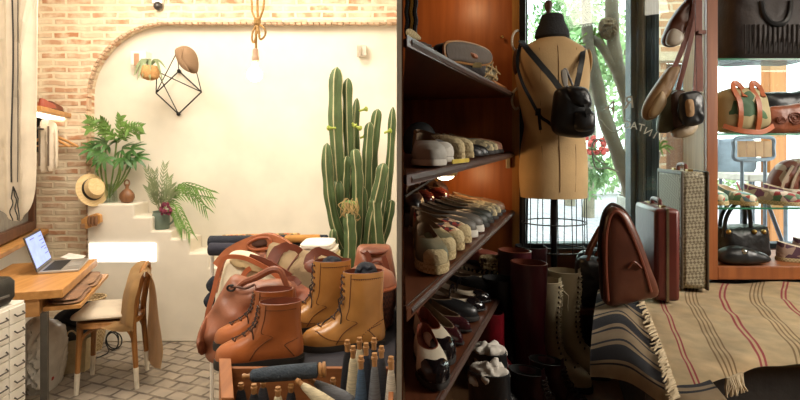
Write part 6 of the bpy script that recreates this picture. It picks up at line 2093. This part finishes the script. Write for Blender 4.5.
cl_ = spots('leafy_print', '#a79870', ['#3d5a3c', '#4d6b45', '#7d5a3c'], 15, .45, .7)
t, f2 = onshelf(1, [(718, 128), (715, 110), (717, 94), (726, 87), (742, 85), (756, 87), (763, 97), (766, 112), (764, 126), (740, 131)], .25, .075, 'handbag', 'cream handbag printed with green leaves and brown straps on the middle glass shelf', 'bag', cl_)
for x in (729, 747):
    MB().strap(smooth_pts([f2(x + 1, 128, -.06), f2(x, 115, -.078), f2(x - 1, 100, -.076), f2(x - 3, 88, -.05), f2(x + 1, 81, -.03), f2(x + 6, 86, -.04), f2(x + 5, 96, -.07)], 24, False), .02, .006, (0, -1, .1)).build('strap', M_brownL, t, world=True)
MB().strap(smooth_pts([f2(716, 124, -.05), f2(730, 129, -.075), f2(750, 130, -.075), f2(765, 124, -.05)], 16, False), .02, .006, (0, -1, 0)).build('base_trim', M_brownL, t, world=True)
onshelf(1, [(757, 126), (757, 92), (770, 87), (790, 87), (806, 88), (808, 126), (780, 129)], .62, .05, 'handbag', 'plain black handbag at the back right of the middle glass shelf', 'bag', M_blackL)
t, f2 = onshelf(1, [(762, 132), (763, 112), (768, 107), (785, 105), (810, 104), (812, 130), (785, 133)], .2, .04, 'clutch_bag', 'rust tooled leather clutch in front of the black bag on the middle glass shelf', 'bag', mat('tooled_rust', '#8a4a2c', .45, var=.2, scale=14, bump=.5, bscale=40))
rs = MB()
for cx_, cy_, r_ in ((788, 118, 8), (800, 112, 5), (774, 120, 5)):
    rs.tube([f2(cx_ + r_ * (1 - i / 40) * math.cos(i * .5), cy_ + r_ * .8 * (1 - i / 40) * math.sin(i * .5), -.042) for i in range(36)], .003, 5)
rs.build('tooling', mat('tool_dark', '#6b351d', .5), t, world=True)
# third glass shelf: shoes and scarf bag
M_fl2 = spots('green_floral', '#8fa08a', ['#a8493c', '#4f7a5a', '#d8cfb5', '#6c8f9e'], 45, .65, .6)
M_fl3 = spots('pink_floral', '#b5a392', ['#9a3c3c', '#56785a', '#d8c7b5', '#7a4a6a'], 45, .65, .6)
for lab, x, b, m_, yaw in (('green floral shoe at the left end of the lowest glass shelf, rear one', 712, .62, M_fl2, -100), ('green floral shoe at the left end of the lowest glass shelf, front one', 727, .55, M_fl2, -80),
                           ('pink floral slip-on in the middle of the lowest glass shelf, left of its pair', 752, .5, M_fl3, -55), ('pink floral slip-on in the middle of the lowest glass shelf, right of its pair', 772, .5, M_fl3, -50)):
    Y = Yd + dd.y * b
    L = .23
    toe_ = Vector(((x + 5 - 400) * (Y - .1) / F, Y - .1 + .0, 0))
    a = math.radians(yaw)
    hx_ = Vector(((x - 400) * Y / F, Y + .06, 0))
    t = thing('shoe', lab, 'shoe', (hx_.x, hx_.y, gz[2] + .001), a)
    shoe(t, 'low', m_, M_rope, L=L if yaw > -70 else .2, hw=.04, soleh=.018)
t, f2 = onshelf(2, [(770, 206), (768, 196), (772, 180), (780, 169), (790, 165), (806, 166), (812, 190), (810, 207)], .72, .05, 'handbag', 'red brown patchwork bag at the right of the lowest glass shelf', 'bag', spots('patch_leather', '#6e3626', ['#a08a78', '#7d4a30', '#4f241b'], 26, .6, .5), lump=.012)
for k in range(3):
    MB().strap(smooth_pts([f2(772 + k * 9, 204, -.05), f2(775 + k * 9, 186, -.058), f2(785 + k * 8, 171, -.05)], 10, False), .012, .005, (0, -1, 0)).build('braid', mat('braid_cream', '#a8927c', .7), t, world=True)
t = thing('pen', 'red pencil leaning between the floral pairs on the lowest glass shelf', 'pencil', P(742, 200, 2.28))
MB().tube([Vector((P(746, 0, 2.34).x, 2.34, gz[2] + .004)), Vector((P(741, 0, 2.42).x, 2.45, gz[2] + .085))], .0045, 6).build('barrel', mat('pencil_red', '#b3352d', .4), t, world=True)
# bottom: black quilted bag and floral shoes
t, f2 = onshelf(3, [(717, 260), (715, 245), (716, 234), (722, 231), (755, 229), (762, 232), (764, 250), (763, 260), (740, 262)], .5, .08, 'handbag', 'black quilted handbag with arched handles on the cabinet base', 'bag', mat('quilt_black', '#1b1a19', .45, var=.3, scale=20, bump=.5, bscale=35), p=3.4)
for dx, d_ in ((0, -.05), (5, .02)):
    MB().tube(smooth_pts([f2(717 + dx, 240, d_), f2(719 + dx, 222, d_), f2(727 + dx, 209, d_), f2(736 + dx, 207, d_), f2(742 + dx, 214, d_), f2(743 + dx, 232, d_)], 24, False), .0085).build('handle', M_blackL, t, world=True)
for x in (718, 743, 752):
    MB().ball(f2(x, 234, -.075), .011, 10).build('ring', M_brass, t, world=True)
t, f2 = onshelf(3, [(718, 272), (720, 262), (735, 257), (752, 260), (766, 266), (766, 272), (740, 275)], .12, .05, 'clutch_bag', 'black bow clutch lying in front of the quilted handbag', 'bag', M_blackL)
MB().ball(f2(738, 261, -.04), .013, 10).build('clasp', M_steel, t, world=True)
for lab, x, b, yaw in (('red and cream floral shoe at the right of the cabinet base, nearer', 776, .35, -25), ('red and cream floral shoe at the right of the cabinet base, farther', 792, .62, -20)):
    Y = Yd + dd.y * b
    t = thing('shoe', lab, 'shoe', ((x - 400) * Y / F, Y, gz[3] + .001), math.radians(yaw))
    shoe(t, 'low', spots('red_floral', '#a88f80', ['#8f2f33', '#c9b5a5', '#5d3f4f'], 45, .6, .6), M_rope, L=.23, hw=.04, soleh=.016)

# ---- lettering on the window, seen from behind
M_let = mat('window_white', '#d8d5cc', .6, bump=0)
t = thing('window_lettering', 'white reversed lettering in two arcs on the window glass by the hanging bags', 'sign', P(640, 150, YV - .026))
def glyph(ch, px, py, hpx, rot, rev=True):
    c = bpy.data.curves.new('letter', 'FONT')
    c.body = ch
    c.align_x = 'CENTER'
    c.align_y = 'CENTER'
    Y = YV - .026
    c.size = hpx * Y / F * 1.35
    c.extrude = .0008
    o = bpy.data.objects.new('letter', c)
    COL.objects.link(o)
    dg = bpy.context.evaluated_depsgraph_get()
    me = bpy.data.meshes.new_from_object(o.evaluated_get(dg))
    bpy.data.objects.remove(o)
    M = Matrix.Translation(P(px, py, Y)) @ Matrix.Rotation(-math.radians(rot), 4, 'Y') @ Matrix.Rotation(math.pi / 2, 4, 'X') @ Matrix.Scale(-1 if rev else 1, 4, Vector((1, 0, 0)))
    me.transform(WM[t.name].inverted() @ M)
    me.materials.append(M_let)
    l = bpy.data.objects.new('letter', me)
    COL.objects.link(l)
    l.parent = t
for ch, x, y, h, r in (('V', 662, 139, 8, 38), ('I', 655, 135.5, 8, 30), ('N', 648, 132, 8, 22), ('T', 641, 128, 8, 14), ('A', 634, 126, 8, 6), ('G', 627, 125, 8, 0), ('A', 611, 107, 13, 24), ('R', 629, 103, 13, -6)):
    glyph(ch, x, y, h, -r)

# ================================================================== OUTSIDE
M_bark = mat('pale_bark', '#8d8272', .9, var=.2, scale=9, bump=.4, bscale=30)
def trunk(mb, pts, r):
    q = smooth_pts([P(*p) for p in pts], 24, False)
    mb.tube(q, [lerp(r[0], r[1], i / 23) * (1 + .08 * math.sin(i * 1.7)) for i in range(24)], 12)
def leaves(mb, c, R, n, size, rnd):
    for _ in range(n):
        v = Vector((rnd.gauss(0, 1), rnd.gauss(0, 1), rnd.gauss(0, 1))).normalized() * rnd.uniform(.25, 1)
        p = c + Vector((v.x * R[0], v.y * R[1], v.z * R[2]))
        d = Vector((rnd.gauss(0, 1), rnd.gauss(0, 1), rnd.gauss(0, 1) - .5)).normalized()
        s = d.cross(Vector((rnd.gauss(0, 1), rnd.gauss(0, 1), rnd.gauss(0, 1)))).normalized()
        L_ = size * rnd.uniform(.6, 1.3)
        vs = [mb.bm.verts.new(p + x) for x in (Vector(), d * L_ * .5 + s * L_ * .22, d * L_, d * L_ * .5 - s * L_ * .22)]
        mb.face(vs)
Yt = 3.55
t = thing('potted_tree', 'bare pale trunked tree in a white square planter outside the window', 'tree', (P(641, 0, Yt).x, Yt, .551))
px0, px1 = P(624, 0, Yt).x, P(664, 0, Yt).x
zt_ = P(0, 197, Yt).z
pl_ = MB()
pl_.box(((px0 + px1) / 2, Yt, (.551 + zt_) / 2), (px1 - px0, .26, zt_ - .551))
pl_.build('planter', mat('planter_white', '#d9d6ce', .8), t, world=True, bevel=.01)
MB().box(((px0 + px1) / 2, Yt, zt_ + .003), (px1 - px0 - .03, .23, .012)).build('soil', bb('#4a3d32'), t, world=True)
for pts, r in (([(634, 200, Yt), (622, 165, Yt), (604, 115, Yt), (594, 70, Yt), (588, 40, Yt), (585, -20, Yt)], (.055, .032)),
               ([(640, 200, Yt), (634, 150, Yt), (628, 110, Yt), (618, 75, Yt), (602, 47, Yt), (592, 38, Yt)], (.045, .026)),
               ([(646, 200, Yt + .05), (640, 150, Yt), (632, 110, Yt), (622, 80, Yt), (615, 55, Yt), (612, 20, Yt), (611, -30, Yt)], (.055, .042)),
               ([(648, 200, Yt), (650, 185, Yt), (655, 165, Yt), (658, 152, Yt)], (.03, .02)),
               ([(640, 196, Yt - .05), (638, 160, Yt - .06), (642, 120, Yt - .04), (645, 90, Yt)], (.03, .015))):
    b = MB()
    trunk(b, pts, r)
    b.build('trunk', M_bark, t, world=True)
tf = MB()
rnd = random.Random(21)
for (cx_, cy_, n_) in ((658, 150, 11), (594, 38, 12), (588, 46, 8)):
    for k in range(n_):
        a = rnd.uniform(-2.6, 2.6)
        c_ = P(cx_, cy_, Yt)
        e_ = c_ + Vector((math.sin(a) * .1, rnd.uniform(-.06, .06), math.cos(a) * .06 + .02))
        blade(tf, [c_, lerp(c_, e_, .5) + Vector((0, 0, .02)), e_ - Vector((0, 0, .02))], .014)
tf.build('leaf_tuft', mat('tuft_green', '#7f9e3f', .5, var=.2), t, world=True, angle=80)
ns = MB()
ns.puff([(599, 26), (602, 19), (612, 18), (617, 24), (616, 36), (608, 40), (601, 36)], plane3(Yt - .02), .06, .06, lump=.02, ls=.4)
ns.build('moss_nest', mat('nest_brown', '#6e5a45', .95, var=.3, scale=30, bump=.6), t, world=True)
tw = MB()
for pts in ([(606, 165), (598, 160), (592, 150), (595, 140), (603, 141)], [(592, 152), (596, 168), (608, 168), (618, 172)], [(600, 120), (612, 132), (622, 128)]):
    tw.tube(smooth_pts([P(x, y, Yt - .1) for x, y in pts], 16, False), .006, 5)
tw.build('twig', M_bark, t, world=True)
# trees across the street
gl = [mat('street_leaf', '#8fb078', .6, var=.3, scale=2), mat('street_leaf_pale', '#b5cc98', .6, var=.25, scale=2), mat('street_leaf_deep', '#73985f', .6, var=.3, scale=2)]
for i, (px, py, Y, R, n_, m_, lab) in enumerate((
        (588, 62, 7.5, (.6, .6, .6), 800, 0, 'leafy mid green street tree just right of the dress form'),
        (625, 50, 8.5, (.8, .7, 1.1), 1100, 1, 'pale green street tree behind the bare trunks'),
        (570, 20, 9.0, (.7, .7, .9), 1300, 2, 'deeper green treetop above the dress form shoulder'),
        (520, 70, 8.0, (.35, .5, 1.0), 500, 1, 'pale green tree seen between the shelf post and the dress form'),
        (636, 112, 7.0, (.3, .4, .4), 350, 0, 'low green tree behind the window lettering'))):
    c = P(px, py, Y)
    t = thing('street_tree', lab, 'tree', (c.x, Y, .551))
    m = MB()
    leaves(m, c, R, n_, .13, rnd)
    m.build('crown', gl[m_], t, world=True, smooth=False, normals=False)
    MB().tube(smooth_pts([Vector((c.x, Y, .551)), Vector((c.x + .06, Y, c.z * .5 + .3)), c], 10, False), [.09, .08, .07, .065, .06, .055, .05, .045, .04, .03], 10).build('trunk', M_bark, t, world=True)
t = thing('flower_bed', 'low bush with red flowers across the street', 'bush', (P(594, 0, 6.6).x, 6.6, .551))
m = MB()
c = P(596, 142, 6.6)
leaves(m, c - Vector((0, 0, .35)), (.22, .2, .4), 300, .1, rnd)
m.build('foliage', gl[2], t, world=True, smooth=False, normals=False)
m = MB()
for _ in range(30):
    m.ball(c + Vector((rnd.uniform(-.16, .12), rnd.uniform(-.2, -.05), rnd.uniform(-.14, .06))), .032, 6)
m.build('blooms', mat('red_bloom', '#b5443f', .7, var=.3), t, world=True)
m = MB()
t = thing('hedge', 'long clipped green hedge on the far side of the street', 'hedge', (2.2, 11, .551))
for k in range(26):
    leaves(m, Vector((-.4 + k * .3, 11 + rnd.uniform(-.2, .2), 1.0)), (.35, .3, .5), 110, .17, rnd)
m.build('foliage', gl[1], t, world=True, smooth=False, normals=False)
# timber post of the terrace
t = thing('timber_post', 'orange timber post outside behind the display cabinet', 'post', (P(776, 0, 3.9).x, 3.9, .551))
MB().mm((P(767, 0, 3.9).x, 3.87, .551), (P(784, 0, 3.9).x, 3.97, 3.4)).build('post_body', wood('post_orange', '#c4803f', '#a5652c', 2), t, world=True, bevel=.004)
# cafe chairs behind the cabinet
M_cgrey = mat('chair_grey', '#77828c', .4, metal=.2)
Yq = 3.5
t = thing('cafe_chair', 'grey metal cafe chair with a wooden slatted back outside behind the cabinet', 'chair', (P(753, 0, Yq).x, Yq, .551))
f = lambda x, y, d=0: P(x, y, Yq + d)
MB().tube([f(*v) for v in smooth_pts([(735, 139), (753, 137), (772, 138), (773, 148), (772, 158), (753, 160), (735, 159), (734, 148)], 36)], .014, 8, True).build('back_frame', M_cgrey, t, world=True)
for k in range(4):
    x = 738 + k * 8.6
    MB().prism([(x, 141), (x + 7.6, 141), (x + 7.6, 157), (x, 157)], plane3(Yq), -.006, .008).build('slat', mat('slat_tan', '#b98f66', .6), t, world=True)
M4 = [(742, -.0), (765, 0)]
for x, d_ in M4:
    MB().tube([f(x, 159), f(x, 200), Vector((f(x, 0).x, Yq, .551))], .012).build('leg', M_cgrey, t, world=True)
    MB().tube([f(x, 196), f(x, 196, -.36), Vector((f(x, 0).x, Yq - .38, .551))], .012).build('leg', M_cgrey, t, world=True)
MB().box((f(753.5, 0).x, Yq - .18, f(0, 195).z), (.25, .36, .02)).build('seat', mat('slat_tan', '#b98f66'), t, world=True)
Yq2 = 4.0
t = thing('lounge_chair', 'blue grey padded chair outside behind the left end of the cabinet', 'chair', (P(734, 0, Yq2).x, Yq2, .551))
MB().puff([(717, 142), (721, 139), (750, 139), (753, 143), (753, 172), (717, 172)], plane3(Yq2), .03, .03, p=5).build('backrest', mat('blue_pad', '#7f8d9b', .6), t, world=True)
MB().box(P(735, 175, Yq2) + Vector((0, -.2, 0)), (.34, .42, .05)).build('seat', mat('pale_pad', '#c3bdb0', .6), t, world=True, bevel=.01)
for x in (719, 751):
    for d_ in (-.36, -.02):
        v = P(x, 178, Yq2) + Vector((0, d_, 0))
        MB().tube([v, (v.x, v.y, .551)], .013).build('leg', M_cgrey, t, world=True)

# ================================================================== groups of repeats
GROUPS = {'thread_cone': 'thread cones in the crate', 'brogue_boot': 'pair of tan brogue boots', 'boot_stuffing': 'navy stuffing in the tan boots', 'textile_roll': 'rolled textiles behind the bags', 'folded_textile': 'folded textiles by the cactus', 'folded_cloth': 'folded cloths on the pull-out board', 'shoulder_bag': 'leather bags hanging by the display post', 'street_tree': 'trees across the street', 'tall_boot': 'tall boots on the floor', 'paper_stuffing': 'paper in the black boots', 'blanket': 'striped blankets on the bench', 'clothes_hanger': 'coat hangers on the wall rail'}
for o in list(sc.objects):
    if o.parent is None and 'category' in o and 'group' not in o:
        n, l = o.name.split('.')[0], o['label']
        g = GROUPS.get(n)
        if n in ('shoe', 'sandal'):
            g = 'shoes on the third shelf' if 'third shelf' in l else 'shoes on the second shelf' if 'second shelf' in l else 'shoes in the display cabinet' if 'glass shelf' in l or 'cabinet base' in l else 'small shoes on the wall shelf' if 'wall shelf' in l else 'shoes on the third shelf' if any(w in l for w in ('lace shoe beyond', 'shelf post')) else 'shoes on the fourth shelf'
        elif n == 'ankle_boot':
            g = 'pair of brown lace boots' if 'lace boot' in l else None if 'lamp glow' in l else 'ankle boots on the floor'
        elif n == 'handbag':
            g = 'handbags in the display cabinet' if ('shelf' in l or 'cabinet' in l) else None
        if g:
            o['group'] = g
